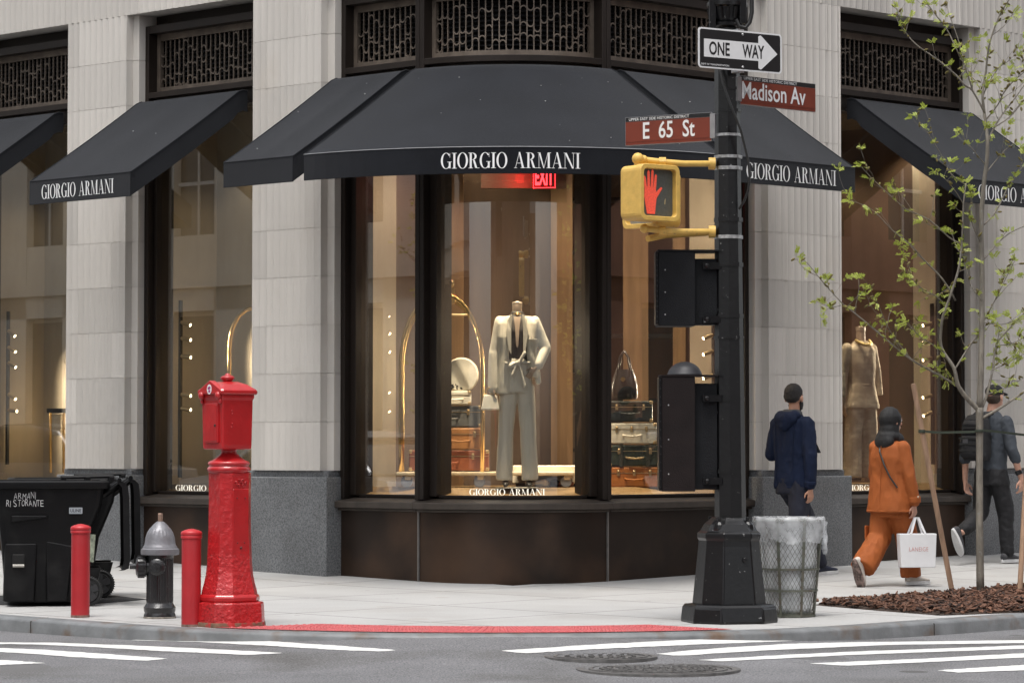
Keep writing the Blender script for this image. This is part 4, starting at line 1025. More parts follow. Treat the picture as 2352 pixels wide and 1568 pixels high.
m.prism(pts, lambda q: (q.x, q.y, q.z - .01), lambda q: (q.x, q.y, q.z + .006)); props(m.build('rubber_mat', M('mat_black', (.02, .02, .021), .8, bump=.5, bscale=200)), 'thin black mat lying under the wheelie bins', 'mat')

# wire litter basket with its liner
olive = M('basket_olive', (.12, .125, .10), .5, metal=.2, var=.3, scale=20, dirt_or_sheen=(.10, .07, .05), dscale=12)
p = P(1811, 1000, 24.15); bk = thing('litter_basket', 'olive wire mesh litter basket with a clear plastic liner behind the pole base', 'litter basket', (p.x, p.y, zs(24.1)), R(10))
RB, RT, HB = .192, .262, .735
rad = lambda z: RB + (RT - RB) * min(1, z / HB * 1.0)
m = MB(); NS = 42
for sgn in (1, -1):
    for i in range(NS):
        pth = []
        for j in range(21):
            z = .02 + (HB - .04) * j / 20; a = 2 * math.pi * i / NS + sgn * 1.75 * j / 20; pth.append((rad(z) * math.cos(a), rad(z) * math.sin(a), z))
        m.tube(pth, .0017, 3, False)
m.build('wire_mesh', olive, bk)
for z in (.01, .20, .36, HB - .01):
    m = MB(); m.lathe([(rad(z) + .003, z - .007), (rad(z) + .007, z - .007), (rad(z) + .007, z + .007), (rad(z) + .003, z + .007)], n=40); m.build('hoop', olive, bk, smooth=True)
for k in range(8):
    a = 2 * math.pi * k / 8 + .2; m = MB()
    m.loft([[((rad(z) + o_) * math.cos(a + d), (rad(z) + o_) * math.sin(a + d), z) for d, o_ in ((-.045, .004), (.045, .004), (.045, .009), (-.045, .009))] for z in (0, HB)]); m.build('strap', olive, bk)
m = MB(); m.lathe([(0.001, .015), (rad(0), .015), (rad(0), .03), (.001, .03)], n=32); m.build('bottom', olive, bk)
film = bpy.data.materials.new('liner_film'); film.use_nodes = True
def film_nodes(mt, a):
    t = mt.node_tree; N = t.nodes; L = t.links; b = N['Principled BSDF']
    b.inputs['Base Color'].default_value = (.80, .82, .84, 1); b.inputs['Roughness'].default_value = .28; b.inputs['Alpha'].default_value = a
    tc = N.new('ShaderNodeTexCoord'); n1 = N.new('ShaderNodeTexNoise'); n1.inputs['Scale'].default_value = 8; n1.inputs['Detail'].default_value = 3; L.new(tc.outputs['Object'], n1.inputs['Vector'])
    r = N.new('ShaderNodeMapRange'); r.inputs['From Min'].default_value = .35; r.inputs['From Max'].default_value = .65; r.inputs['To Min'].default_value = a - .22; r.inputs['To Max'].default_value = min(1, a + .2)
    L.new(n1.outputs['Fac'], r.inputs['Value']); L.new(r.outputs[0], b.inputs['Alpha'])
    bp = N.new('ShaderNodeBump'); bp.inputs['Strength'].default_value = .6; bp.inputs['Distance'].default_value = .02; L.new(n1.outputs['Fac'], bp.inputs['Height']); L.new(bp.outputs[0], b.inputs['Normal'])
film_nodes(film, .86)
def crumple(a, z, amp=.012): return amp * mnoise.noise((math.cos(a) * 3.1, math.sin(a) * 3.1, z * 7)) + amp * .6 * mnoise.noise((math.cos(a) * 9, math.sin(a) * 9, z * 15))
rows = []
for z in [.03 + (HB - .03) * j / 16 for j in range(17)]:
    r_ = rad(z) - .022 - .05 * max(0, (.25 - z)) * 1.2; rows.append([((r_ + crumple(a, z)) * math.cos(a), (r_ + crumple(a, z)) * math.sin(a), z) for a in [2 * math.pi * k / 72 for k in range(72)]])
m = MB(); m.loft(rows, True, False)
ln = m.build('liner', film, bk, smooth='full')
rows = []
for q, (dr, z) in enumerate(((-.03, HB - .05), (-.012, HB + .012), (.012, HB + .016), (.020, HB - .02), (.020, HB - .09), (.024, HB - .17))):
    rr3 = []
    for k in range(90):
        a = 2 * math.pi * k / 90; zz = z + (crumple(a, 3, .05) if q == 5 else crumple(a, q * .3, .006)); r_ = rad(min(z, HB)) + dr + crumple(a, z * 2, .006)
        rr3.append((r_ * math.cos(a), r_ * math.sin(a), zz))
    rows.append(rr3)
m = MB(); m.loft(rows, False, False)
film2 = bpy.data.materials.new('liner_film_fold'); film2.use_nodes = True; film_nodes(film2, .34)
m.build('liner_overhang', film2, bk, smooth='full')
m = MB()
rk = random.Random(4)
for q in range(3):
    m.tube([(.262 + .006 * k * (q - 1) * .4 + rk.uniform(-.008, .008), -.08 + .03 * q + rk.uniform(-.01, .01), .715 - .035 * k) for k in range(6 + q)], [rk.uniform(.010, .026) for k in range(6 + q)], 7)
m.build('liner_knot', film2, bk, smooth='full')
rb = random.Random(5)
for i in range(9):
    m = MB(); a = rb.uniform(0, 6.28); r_ = rb.uniform(0, .09); m.ball((r_ * math.cos(a), r_ * math.sin(a), .10 + .03 * i), (rb.uniform(.05, .09), rb.uniform(.05, .09), rb.uniform(.03, .06)), 10, Matrix.Rotation(a, 3, 'X'))
    m.build('rubbish', M('rubbish_%s' % ('pale', 'tan', 'dark')[i % 3], ((.5, .5, .48), (.35, .28, .2), (.12, .13, .12))[i % 3], .7, var=.3, scale=15), bk, smooth='full')

# manhole covers
iron = M('cover_iron', (.105, .102, .10), .6, metal=.2, var=.3, scale=18, bump=.3, bscale=60, dirt_or_sheen=(.14, .135, .13), dscale=8)
def cover(px, py, rr, label, big):
    c = G(px, py); t = thing('manhole_cover', label, 'manhole cover', (c.x, c.y, zr(c.x, c.y) + .004), 0, 'iron covers in the road')
    m = MB(); m.lathe([(rr * .90, -.05), (rr * .90, .003), (rr, .004), (rr * 1.01, -.05)], n=64); m.build('rim', iron, t, smooth=True)
    m = MB(); m.lathe([(rr * .885, -.05), (rr * .885, -.001), (.001, .0)], n=64); lid = m.build('lid', iron, t)
    m = MB()
    for r0, r1 in ((.80, .85), (.52, .56), (.24, .28)) if big else ((.78, .84),): m.lathe([(rr * r0, -.002), (rr * (r0 + .005), .007), (rr * (r1 - .005), .007), (rr * r1, -.002)], n=48)
    for q, (r_, n_) in enumerate(((.68, 34), (.60, 30), (.46, 24), (.38, 18), (.32, 16), (.16, 8), (.06, 3)) if big else ((.6, 22), (.4, 14), (.2, 8))):
        for k in range(n_):
            a = 2 * math.pi * (k + .5 * (q % 2)) / n_; m.box((rr * r_ * math.cos(a), rr * r_ * math.sin(a), .003), (rr * .05, rr * .07, .009), Matrix.Rotation(a + .7 * (k % 2), 3, 'Z'))
    m.build('raised_pattern', iron, lid)
cover(1380, 1508, .365, 'smaller plain iron cover in the asphalt, farther from the viewer', False)
cover(1512, 1537, .51, 'large patterned iron manhole cover, nearest in the asphalt', True)
# ------------------------------------------------------------------ lit shop displays
brass = M('brass', (.62, .42, .17), .25, metal=1., var=.08)
brass_m = M('brass_matt', (.55, .42, .24), .35, metal=.9, var=.08)
railm = M('rail_black', (.008, .008, .008), .5)
lens_m = M('lamp_lens', (1, .9, .7), .5, emit=(1, .80, .52), estr=14)
WARM = (1, .84, .62)
def spot(loc, target, watts, size=70, parent=None, rad_=.02, name='bulb'):
    ld = bpy.data.lights.new(name, 'SPOT'); ld.energy = watts; ld.color = WARM; ld.spot_size = R(size); ld.spot_blend = .6; ld.shadow_soft_size = rad_
    o = bpy.data.objects.new(name, ld); col.objects.link(o)
    o.location = loc; o.rotation_euler = (Vector(target) - Vector(loc)).to_track_quat('-Z', 'Y').to_euler()
    if parent:
        o.parent = parent
        if parent.name in WINV: o.matrix_parent_inverse = WINV[parent.name]
    return o
def track(px, Y, y0, y1, spots, label, dirv, power=26.0):
    b, tp = P(px, y1, Y), P(px, y0, Y)
    t = thing('track_light', label, 'track light', b, 0, 'vertical track lights in the shop windows', world=True)
    m = MB(); m.box((b.x, b.y, (b.z + tp.z) / 2), (.030, .030, tp.z - b.z), Matrix.Rotation(R(45), 3, 'Z')); m.build('rail', railm, t)
    for y, dz in spots:
        c = P(px, y, Y); d = Vector((dirv[0], dirv[1], dz)).normalized()
        m = MB(); m.tube([c + d * .015, c + d * .12], .020, 12); s = m.build('spotlight', brass_m, t, smooth=True)
        m = MB(); m.tube([c + d * .119, c + d * .1215], .0155, 10); m.build('lens', lens_m, s)
        spot(c + d * .13, c + d * 1.2 + Vector((0, 0, -.1)), power, 95, s)
Y1 = 34.0
track(16.5, 34.42, 715, 1066, ((757, -.6), (795, -.5), (831, -.45), (903, -.5), (941, -.1)), 'black rail with five brass spots in the leftmost window', (.75, -.3))
track(413, 32.15, 690, 1096, ((739, -.25), (776, -.15), (817, -.12), (905, -.12), (937, -.12)), 'black rail with five brass spots in the window behind the red alarm box', (.8, -.25))
track(870.5, 30.55, 665, 1069, ((716, -.45), (758, -.3), (800, -.3), (891, -.4), (934, -.4)), 'black rail with five brass spots left of the brass luggage trolley', (.8, -.3))
track(1640, 30.85, 690, 1080, ((768, -.3), (805, -.3), (860, -.3), (905, -.3), (940, -.3)), 'black rail with brass spots mostly hidden behind the traffic pole', (-.8, -.3), 15)
track(2143, 33.24, 697, 1066, ((742, -.2), (782, -.2), (821, -.2), (907, -.2), (945, -.35)), 'black rail with five brass spots in the window behind the young tree', (-.8, -.3))
# ceiling downlights of the shop; the aimed ones are added to brighten the displays
disc = M('downlight_disc', (1, .9, .7), .5, emit=(1, .82, .58), estr=9)
def downlight(c, power, tgt=None, size=110):
    m = MB(); m.lathe([(.045, 0), (.07, -.004), (.07, -.012), (.045, -.012)], c, 16); fx = m.build('downlight', M('downlight_trim', (.25, .2, .14), .4), bld)
    m = MB(); m.lathe([(.001, -.005), (.044, -.005), (.044, -.007), (.001, -.007)], c, 16); m.build('disc', disc, fx)
    spot(c + Vector((0, 0, -.06)), tgt or (c + Vector((0, 0, -3))), power, size, fx, .05)
zc = 4.68
for (f_, s, d), pw in (((FL, 7.5, .75), 14), ((FL, 4.55, .75), 14), ((FL, 2.15, .75), 14), ((FR, 2.9, .9), 30), ((FR, 5.0, .8), 80)):
    downlight(f_(s, d, zc + (.02 if s > 3.5 and f_ is FL else 0)), pw)
downlight(Vector((.02, 29.0, zc)), 700, Vector((.05, 29.3, 1.6)), 52); downlight(Vector((3.75, 32.6, zc)), 60, Vector((3.58, 32.5, 1.9)), 60); downlight(FR(5.45, .45, zc), 190, Vector((3.58, 32.5, 1.5)), 45); downlight(FR(2.0, .55, zc), 480, Vector((1.15, 30.1, 1.4)), 45); downlight(Vector((-.62, 29.45, zc)), 200, Vector((-.7, 29.9, 1.5)), 50)  # extra lamps, added to brighten the mannequins, suitcases and trolley
for x, y, pw in ((.55, 29.6, 35), (-.45, 30.0, 60), (-.2, 31.4, 50), (.5, 32.2, 40), (1.35, 30.1, 95), (1.2, 31.6, 60), (4.0, 33.3, 25), (3.2, 33.8, 30), (2.3, 32.0, 45)):
    downlight(Vector((x, y, zc)), pw)
# exit sign
f, at = plane_map(1250.5, 410, 30.4, 95); a0, a1 = at(1224), at(1277); t = thing('exit_sign', 'red lit EXIT sign hanging under the ceiling behind the corner window', 'exit sign', f(0, 0, 0), world=True)
red_e = M('exit_red', (.8, .02, .02), .5, emit=(1, .03, .04), estr=4)
m = MB(); z1, z0 = P(1250, 389, 30.4).z - f(0, 0, 0).z, P(1250, 433, 30.4).z - f(0, 0, 0).z
plate(m, f, rrect(a0, a1, z0, z1 + .02, .008, 2), -.02, 0); m.build('plate', M('exit_plate', (.10, .004, .004), .4), t)
m = MB(); font_text(m, 'EXIT', lambda u, v, q: f(a0 + .022 + u, z0 + .03 + v, q), a1 - a0 - .044, z1 - z0 - .02, .03, .003); m.build('lettering', red_e, t, recalc=False)
m = MB()
for q in ((a0 + .004, a1 - .004, z0 + .004, z0 + .010), (a0 + .004, a0 + .009, z0, z1), (a1 - .009, a1 - .004, z0, z1)): plate(m, f, rrect(*q, .001, 1), 0, .002)
m.build('border', red_e, t)
rl = bpy.data.lights.new('exit_glow', 'POINT'); rl.energy = 5; rl.color = (1, .02, .02); rl.shadow_soft_size = .05
o_ = bpy.data.objects.new('exit_glow', rl); col.objects.link(o_); o_.location = f(a0 - .12, (z0 + z1) / 2, .10); o_.parent = t; o_.matrix_parent_inverse = WINV[t.name]
ca, cb = P(1105, 360, 30.6), P(1300, 432, 30.6); m = MB(); m.box(((ca.x + cb.x) / 2, 30.66, (4.68 + cb.z) / 2), (cb.x - ca.x, .10, 4.68 - cb.z)); m.build('bulkhead', dark_w, bld)
# white lettering on the display sills; its glow is added for contrast
lit_w = M('sill_lettering', (.85, .82, .75), .5, emit=(1, .93, .8), estr=.9)
def sill_text(f, s0, s1, label, y_, hh, k=1., dd=.29):
    sg = 1 if s1 > s0 else -1; W = abs(s1 - s0) / k; m = MB()
    didone_text(m, 'GIORGIO ARMANI', lambda u, v, h: f(s0 + sg * u * k, dd, y_ + v), W, hh)
    o = m.build('lettering', lit_w, bld); return o
aw = lambda px: math.degrees(math.asin(((px - CX) / 7319 * 28.85 - AX) / 1.08))
for f, s0, sg, k, W in ((FA, math.degrees(math.asin(((1078 - CX) / 7319 * 28.95 - AX) / 1.07)), 1, KA, .80), (FL, 5.08, -1, 1, 1.0), (FR, 5.02, 1, 1, 1.0), (FL, 8.0, -1, 1, 1.0)):
    m = MB(); didone_text(m, 'GIORGIO ARMANI', lambda u, v, h: f(s0 + sg * u * k, .312 - h * .5, .846 + v), W, .056); m.build('lettering', lit_w, bld)

# luggage trolley
YT = 29.95
tr = thing('luggage_trolley', 'brass luggage trolley with curved tube arches and small wheels in the corner window', 'luggage trolley', P(1030, 1095, YT), world=True)
cream = M('trolley_deck', (.62, .52, .36), .5)
zt = P(1000, 1085, YT).z
xl, xr = P(921, 900, YT).x, P(1108, 900, YT).x
for yo, zt_ in ((YT - .12, 2.72), (YT + .42, 2.70)):
    pts = [(xl, yo, zt)]
    pts += [(xl, yo, zt + .02 + (2.05 - zt) * q) for q in (.3, .6, 1)]
    cxm = (xl + xr) / 2; rx = (xr - xl) / 2
    pts += [(cxm - rx * math.cos(R(a)), yo, 2.05 + (zt_ - 2.05) * math.sin(R(a))) for a in range(10, 171, 10)]
    pts += [(xr, yo, 2.05), (xr, yo, 1.6), (xr, yo, zt)]
    m = MB(); m.tube(pts, .019, 10); m.build('arch_tube', brass, tr, smooth='full')
m = MB(); m.tube([(xl, YT - .12, 1.45), (xl, YT + .42, 1.45)], .012, 8); m.tube([(xr, YT - .12, 1.45), (xr, YT + .42, 1.45)], .012, 8); m.build('cross_rail', brass, tr)
c = P(1033, 651, YT + .15); m = MB(); m.ball(c, .045, 14); m.box(c + Vector((0, 0, -.12)), (.10, .10, .14)); m.tube([c + Vector((0, -.25, -.06)), c + Vector((0, .3, -.06))], .014); m.build('finial', brass_m, tr, smooth=True)
m = MB(); m.tube([P(1030, 723, YT), P(1073, 723, YT)], .012); m.build('garment_hook', brass_m, tr)
m = MB(); a, b = P(911, 1085, YT).x, P(1320, 1085, YT).x; m.box(((a + b) / 2, YT + .15, zt - .01), (b - a, .66, .035)); m.build('deck', cream, tr, bevel=.008)
tyre = M('caster_tyre', (.20, .22, .26), .5)
for px in (934, 1101, 1300):
    for yo in (-.15, .42):
        c = P(px, 1107, YT + yo - .0); c.z = .905 + .055
        m = MB(); m.lathe([(.0, -.016), (.05, -.016), (.055, 0), (.05, .016), (0, .016)], c, 20, Matrix.Rotation(R(90), 3, 'X')); wl = m.build('caster', tyre, tr, smooth=True)
        m = MB(); m.box(c + Vector((.012, 0, .05)), (.06, .045, .07)); m.build('fork', cream, wl, bevel=.008)

# suitcases
def leather(n, c): return M('leather_' + n, c, .42, var=.14, scale=8, bump=.15, bscale=90)
def case(pxl, pxr, yt, yb, Y, depth, mt, label, trim, rz=0., locks=2, straps=False, grp='stacked vintage suitcases'):
    a, b = P(pxl, yb, Y), P(pxr, yt, Y); w_, h_ = b.x - a.x, b.z - a.z
    t = thing('suitcase', label, 'suitcase', ((a.x + b.x) / 2, Y + depth / 2, a.z), rz, grp)
    m = MB(); m.box((0, 0, h_ / 2), (w_, depth, h_ - .004)); m.build('body', mt, t, bevel=.012)
    m = MB()
    m.box((0, -depth / 2 - .0005, h_ * .70), (w_ - .01, .006, .006)); m.build('seam', trim, t)
    for sx in (-1, 1):
        for z in (.0, h_ - .035):
            m = MB(); m.box((sx * (w_ / 2 - .0165), -depth / 2 + .014, z + .0175), (.038, .034, .039)); m.build('corner_guard', trim, t, bevel=.012)
    for i in range(locks):
        x = w_ * (-.3 + .6 * i / max(1, locks - 1)); m = MB(); m.box((x, -depth / 2 - .004, h_ * .70), (.026, .010, .055)); m.ball((x, -depth / 2 - .008, h_ * .78), .010, 8); m.build('lock', trim, t, bevel=.003)
    m = MB(); m.tube([(-.085, -depth / 2, h_ * .42), (-.08, -depth / 2 - .03, h_ * .40), (0, -depth / 2 - .036, h_ * .36), (.08, -depth / 2 - .03, h_ * .40), (.085, -depth / 2, h_ * .42)], .009, 8)
    m.build('handle', mt if not straps else trim, t, smooth=True)
    if straps:
        for x in (-w_ * .26, w_ * .26): m = MB(); m.box((x, -.004, h_ / 2), (.035, depth + .008, h_ + .004)); m.build('strap', M('strap_dark', (.03, .03, .02), .5), t)
    return t
YS = 30.15
orange = leather('orange', (.36, .13, .03)); blackl = leather('black', (.022, .026, .022)); greenl = leather('green', (.028, .036, .026)); whitel = leather('white', (.62, .58, .48)); redl = leather('red', (.24, .075, .035)); tan = leather('tan', (.34, .16, .06)); greyl = leather('grey', (.11, .11, .105))
case(1396, 1517.5, 1071.5, 1119, YS, .34, orange, 'orange leather suitcase at the bottom of the right stack', brass_m, locks=3)
case(1398, 1517.5, 1020.7, 1070.5, YS, .34, greenl, 'dark green suitcase with two straps, second from the bottom of the right stack', brass_m, straps=True)
case(1394, 1508, 970.5, 1019.5, YS, .32, whitel, 'cream white suitcase in the right stack with three brass locks', brass_m, locks=3)
case(1396, 1499, 920, 968.5, YS, .30, blackl, 'black suitcase at the top of the right stack beneath the handbag', brass_m)
YC = 29.98
case(939, 1123, 1033, 1081, YC, .40, redl, 'long reddish brown suitcase at the bottom of the trolley', brass_m, locks=3)
case(1003, 1112, 982, 1032, YC, .36, tan, 'tan leather suitcase on the trolley above the reddish one', brass_m)
case(955, 1106, 931, 981, YC + .02, .36, greyl, 'dark grey suitcase on the trolley beneath the small cream case', brass_m)
case(1003, 1082, 897, 930, YC, .28, whitel, 'small cream vanity case on the trolley', brass_m, locks=1)
c = P(1060, 861, YC + .16); t = thing('hat_box', 'round cream hat box standing upright on the suitcases', 'hat box', (c.x, c.y, c.z), 0)
Rb = Matrix.Rotation(R(90), 3, 'X')
m = MB(); m.lathe([(.0, -.10), (.152, -.10), (.158, -.09), (.158, .08), (.15, .09), (0, .09)], (0, 0, 0), 40, Rb); m.build('body', whitel, t, smooth=True)
m = MB(); m.lathe([(.158, .02), (.165, .025), (.165, .06), (.158, .065)], (0, 0, 0), 40, Rb); m.build('rim_band', cream, t, smooth=True)
m = MB(); rr_ = random.Random(9); c = P(1043, 889, YC - .0)
for i in range(90):
    a, q = rr_.uniform(0, 6.28), rr_.uniform(0, 1); m.ball((c.x + .085 * math.cos(a) * q, c.y + .10 + .05 * math.sin(a) * q, c.z - .015 + .06 * (1 - q * q) * rr_.uniform(.6, 1)), .011, 6)
props(m.build('beaded_clutch', M('bead_black', (.015, .015, .02), .15), smooth='full'), 'black beaded evening clutch on the small cream case', 'clutch')
# handbag on the stack
c = P(1434, 917, YS + .12); t = thing('handbag', 'black leather tote handbag on top of the right suitcase stack', 'handbag', c, R(-12))
bagm = M('bag_leather', (.016, .015, .014), .30, bump=.1, bscale=60, coat=.2)
m = MB(); m.loft([ellipse_ring((0, 0), a_, b_, z, 24, 2.6) for z, a_, b_ in ((0, .115, .06), (.02, .128, .072), (.10, .132, .078), (.20, .112, .066), (.27, .088, .052), (.285, .083, .048))]); m.build('body', bagm, t, smooth=True)
for y in (-.045, .045):
    m = MB(); m.tube([(-.055, y * 1.2, .18), (-.06, y, .28), (-.04, y * .8, .40), (0, y * .7, .46), (.04, y * .8, .40), (.06, y, .28), (.055, y * 1.2, .18)], .009, 8); m.build('handle', bagm, t, smooth='full')
m = MB(); m.lathe([(.016, -.004), (.022, -.004), (.022, .004), (.016, .004)], (0, -.075, .19), 14, Rb); m.build('clasp', brass, t)
# ottoman and a few shoes
c = P(1268, 1112, 30.6); t = thing('ottoman', 'low cream ottoman beside the mannequin', 'ottoman', (c.x, c.y, .905), 0)
m = MB(); m.loft([ellipse_ring((0, 0), .38, .2, z, 28, 5) for z in (.03, .05, .17, .20)]); m.build('cushion', whitel, t, smooth=True, bevel=.01)
m = MB(); m.box((0, 0, .015), (.7, .34, .03)); m.build('base', dark_m, t)
def shoe_mesh(m, x, y, z, L=.24, rz=0., heel=.0):
    Rz = Matrix.Rotation(rz, 3, 'Z'); o = Vector((x, y, z))
    m.loft([[o + Rz @ Vector((w_ * math.cos(k), t_ * L, h0 + (h1 - h0) * (.5 + .5 * math.sin(k)))) for k in [2 * math.pi * i / 12 for i in range(12)]] for t_, w_, h0, h1 in ((-.48, .020, .01 + heel, .05 + heel), (-.35, .032, heel * .9, .075 + heel), (-.05, .030, heel * .4, .065), (.2, .040, 0, .05), (.4, .032, 0, .036), (.5, .012, .004, .022))])
for px, Y, mt, lab in ((1237, 29.9, whitel, 'cream loafer shoe on the window floor beside the mannequin'), (1262, 29.95, bagm, 'black shoe on the window floor, right of the cream one'), (1292, 29.9, redl, 'wine red shoe on the window floor near the ottoman')):
    c = P(px, 1072, Y); m = MB(); shoe_mesh(m, c.x, c.y, .906, .23, R(60)); props(m.build('shoe', mt, smooth='full'), lab, 'shoe')
case(1949, 1981, 1000, 1032, 32.65, .3, orange, 'orange suitcase behind the frame of the window with the plaid mannequin', brass_m, locks=1, grp='suitcases in the right window')
case(1945, 1985, 1062, 1103, 32.65, .3, greenl, 'dark green suitcase standing low in the right window', brass_m, locks=1, grp='suitcases in the right window')

# ------------------------------------------------------------------ continuous bodies and clothes
def rings_capsule(m, p0, r0, p1, r1, n=12, flat=1., axis_=None):
    p0, p1 = Vector(p0), Vector(p1); t = p1 - p0; L = t.length; t = t / L if L > 1e-6 else Vector((0, 0, 1))
    up = Vector(axis_) if axis_ else (Vector((0, 0, 1)) if abs(t.z) < .9 else Vector((0, 1, 0)))
    x = t.cross(up).normalized(); y = x.cross(t).normalized(); rings = []
    st = [(-r0 * .96, r0 * .28), (-r0 * .75, r0 * .66), (-r0 * .4, r0 * .92)] + [(L * q, r0 + (r1 - r0) * q) for q in (0, .25, .5, .75, 1)] + [(L + r1 * .4, r1 * .92), (L + r1 * .75, r1 * .66), (L + r1 * .96, r1 * .28)]
    for s_, r_ in st:
        rings.append([p0 + t * s_ + (x * math.cos(2 * math.pi * k / n) + y * math.sin(2 * math.pi * k / n) * flat) * r_ for k in range(n)])
    m.loft(rings)
def blob(name, prims, mat, parent=None, voxel=.011, smooth_n=3, wr=0., wsc=(9, 9, 5), seed=0, label=None, loc=None, rz=0., cut=None):
    """union of tapered capsules, ellipsoids and lofted trunks as one continuous skin"""
    m = MB()
    for p in prims:
        if p[0] == 'c': rings_capsule(m, *p[1:])
        elif p[0] == 't': m.tube(p[1], p[2], 16)
        elif p[0] == 'e': m.ball(p[1], p[2], 16, p[3] if len(p) > 3 else None)
        elif p[0] == 'l': m.loft([ellipse_ring((cx, cy), rx, ry, z, 24, p[2] if len(p) > 2 else 2.3) for cx, cy, z, rx, ry in p[1]])
    bmesh.ops.recalc_face_normals(m.bm, faces=m.bm.faces)
    me = bpy.data.meshes.new('tmp'); m.bm.to_mesh(me); m.bm.free()
    ob = bpy.data.objects.new('tmp', me); col.objects.link(ob)
    md = ob.modifiers.new('r', 'REMESH'); md.mode = 'VOXEL'; md.voxel_size = voxel
    dg = bpy.context.evaluated_depsgraph_get(); out = bpy.data.meshes.new_from_object(ob.evaluated_get(dg)); out.name = name
    bpy.data.objects.remove(ob); bpy.data.meshes.remove(me)
    b = bmesh.new(); b.from_mesh(out)
    for _ in range(smooth_n): bmesh.ops.smooth_vert(b, verts=b.verts, factor=.5, use_axis_x=True, use_axis_y=True, use_axis_z=True)
    if wr:
        b.normal_update(); off = Vector((seed * 3.7, seed * 1.3, seed * 7.1))
        for v in b.verts:
            q = Vector((v.co.x * wsc[0], v.co.y * wsc[1], v.co.z * wsc[2])) + off
            v.co += v.normal * (wr * (mnoise.noise(q) + .55 * (1 - 2 * abs(mnoise.noise(q * 2.1)))))
    b.to_mesh(out); b.free(); out.materials.clear(); out.materials.append(mat)
    o = link_mesh(name, out, parent, smooth='full', label=label)
    if loc is not None: o.location = loc; o.rotation_euler = (0, 0, rz)
    return o
skin_p = M('skin', (.46, .25, .17), .5, var=.08, scale=20, spec=.4)
skin_l = M('skin_fair', (.52, .29, .21), .5, var=.08, scale=20, spec=.4)
def hand_prims(w, d, side, curl=.6, s=1.0, thumb_dir=None):
    """w wrist point, d direction of the hand, side = outward vector of the back of the hand, five separate fingers"""
    w = Vector(w); d = Vector(d).normalized(); b = Vector(side).normalized(); a = d.cross(b).normalized(); b = a.cross(d).normalized(); pr = []
    pr.append(('c', w - d * .02 * s, .024 * s, w + d * .02 * s, .024 * s)); 
    for i, k in enumerate((-1.5, -.5, .5, 1.5)):
        pr.append(('c', w + d * .02 * s + a * k * .008 * s, .014 * s, w + d * .085 * s + a * k * .019 * s, .0115 * s))
        L = (.060, .075, .080, .070)[i] * s; p0 = w + d * .090 * s + a * k * .020 * s
        d1 = (d - b * curl * .5).normalized(); p1 = p0 + d1 * L * .5; d2 = (d - b * curl * 1.6).normalized(); p2 = p1 + d2 * L * .5
        pr += [('c', p0, .0088 * s, p1, .0082 * s), ('c', p1, .0082 * s, p2, .0068 * s)]
    th = (a * 1.0 + d * .9 - b * .4).normalized() if thumb_dir is None else Vector(thumb_dir)
    q0 = w + d * .025 * s + a * .02 * s; q1 = q0 + th * .045 * s; pr += [('c', q0, .0125 * s, q1, .0105 * s), ('c', q1, .0105 * s, q1 + (th * .4 + d * .8).normalized() * .035 * s, .008 * s)]
    return pr
def head_prims(c, yaw=0., s=1.0):
    c = Vector(c); Rz = Matrix.Rotation(yaw, 3, 'Z'); q = lambda x, y, z: c + Rz @ Vector((x, y, z)) * s
    return [('e', q(0, -.012, .028), (.076 * s, .094 * s, .092 * s), Rz), ('e', q(0, .022, -.04), (.058 * s, .068 * s, .078 * s), Rz), ('e', q(0, .052, -.088), (.03 * s, .032 * s, .026 * s), Rz),
            ('c', q(0, .088, .012), .010 * s, q(0, .110, -.022), .014 * s), ('e', q(0, .088, -.056), (.026 * s, .014 * s, .010 * s), Rz), ('e', q(.03, .078, .028), (.022 * s, .016 * s, .010 * s), Rz), ('e', q(-.03, .078, .028), (.022 * s, .016 * s, .010 * s), Rz),
            ('e', q(.079, -.008, -.008), (.010 * s, .019 * s, .031 * s), Rz), ('e', q(-.079, -.008, -.008), (.010 * s, .019 * s, .031 * s), Rz)]
def eyes(c, yaw, par, s=1.):
    Rz = Matrix.Rotation(yaw, 3, 'Z'); c = Vector(c)
    for sx in (-1, 1):
        m = MB(); m.ball(c + Rz @ Vector((sx * .031, .083, .012)) * s, .0125 * s, 10); m.build('eye', M('eye_white', (.7, .68, .65), .2), par, smooth='full')
def sneaker(par, ankle, toe_dir, pitch, upper, sole, L=.28, name='shoe'):
    """pitch in degrees: heel raised when positive"""
    a = Vector(ankle); t = Vector((toe_dir[0], toe_dir[1], 0)).normalized(); s_ = Vector((t.y, -t.x, 0)); cp, sp = math.cos(R(pitch)), math.sin(R(pitch))
    tv = t * cp - Vector((0, 0, 1)) * sp; uv = Vector((0, 0, 1)) * cp + t * sp
    q = lambda x, y, z: a + s_ * x + tv * y + uv * z
    def shell_(z0f, z1f, wf):
        rings = []
        for y, w_, z1 in ((-.085, .022, .055), (-.07, .034, .075), (-.02, .038, .085), (.04, .040, .07), (.10, .047, .045), (.15, .046, .035), (.185, .034, .028), (.205, .014, .018)):
            rings.append([q(w_ * wf * math.cos(k), y, z0f(y) + (z1f(z1) - z0f(y)) * (.5 + .5 * math.sin(k))) for k in [2 * math.pi * i / 14 for i in range(14)]])
        return rings
    off = -.07
    m = MB(); m.loft(shell_(lambda y: off + .018, lambda z: off + .02 + z, 1.0)); sh = m.build(name, upper, par, smooth='full')
    m = MB(); m.loft([[q(w_ * math.cos(k) * 1.08, y, zz) for (y, w_, k) in [(.06 + .155 * math.sin(k2), .040 + .010 * math.sin(k2), k2) for k2 in [2 * math.pi * i / 24 for i in range(24)]]] for zz in (off - .006, off + .004, off + .028)])
    m.build('sole', sole, sh, bevel=.004, seg=1)
    return sh

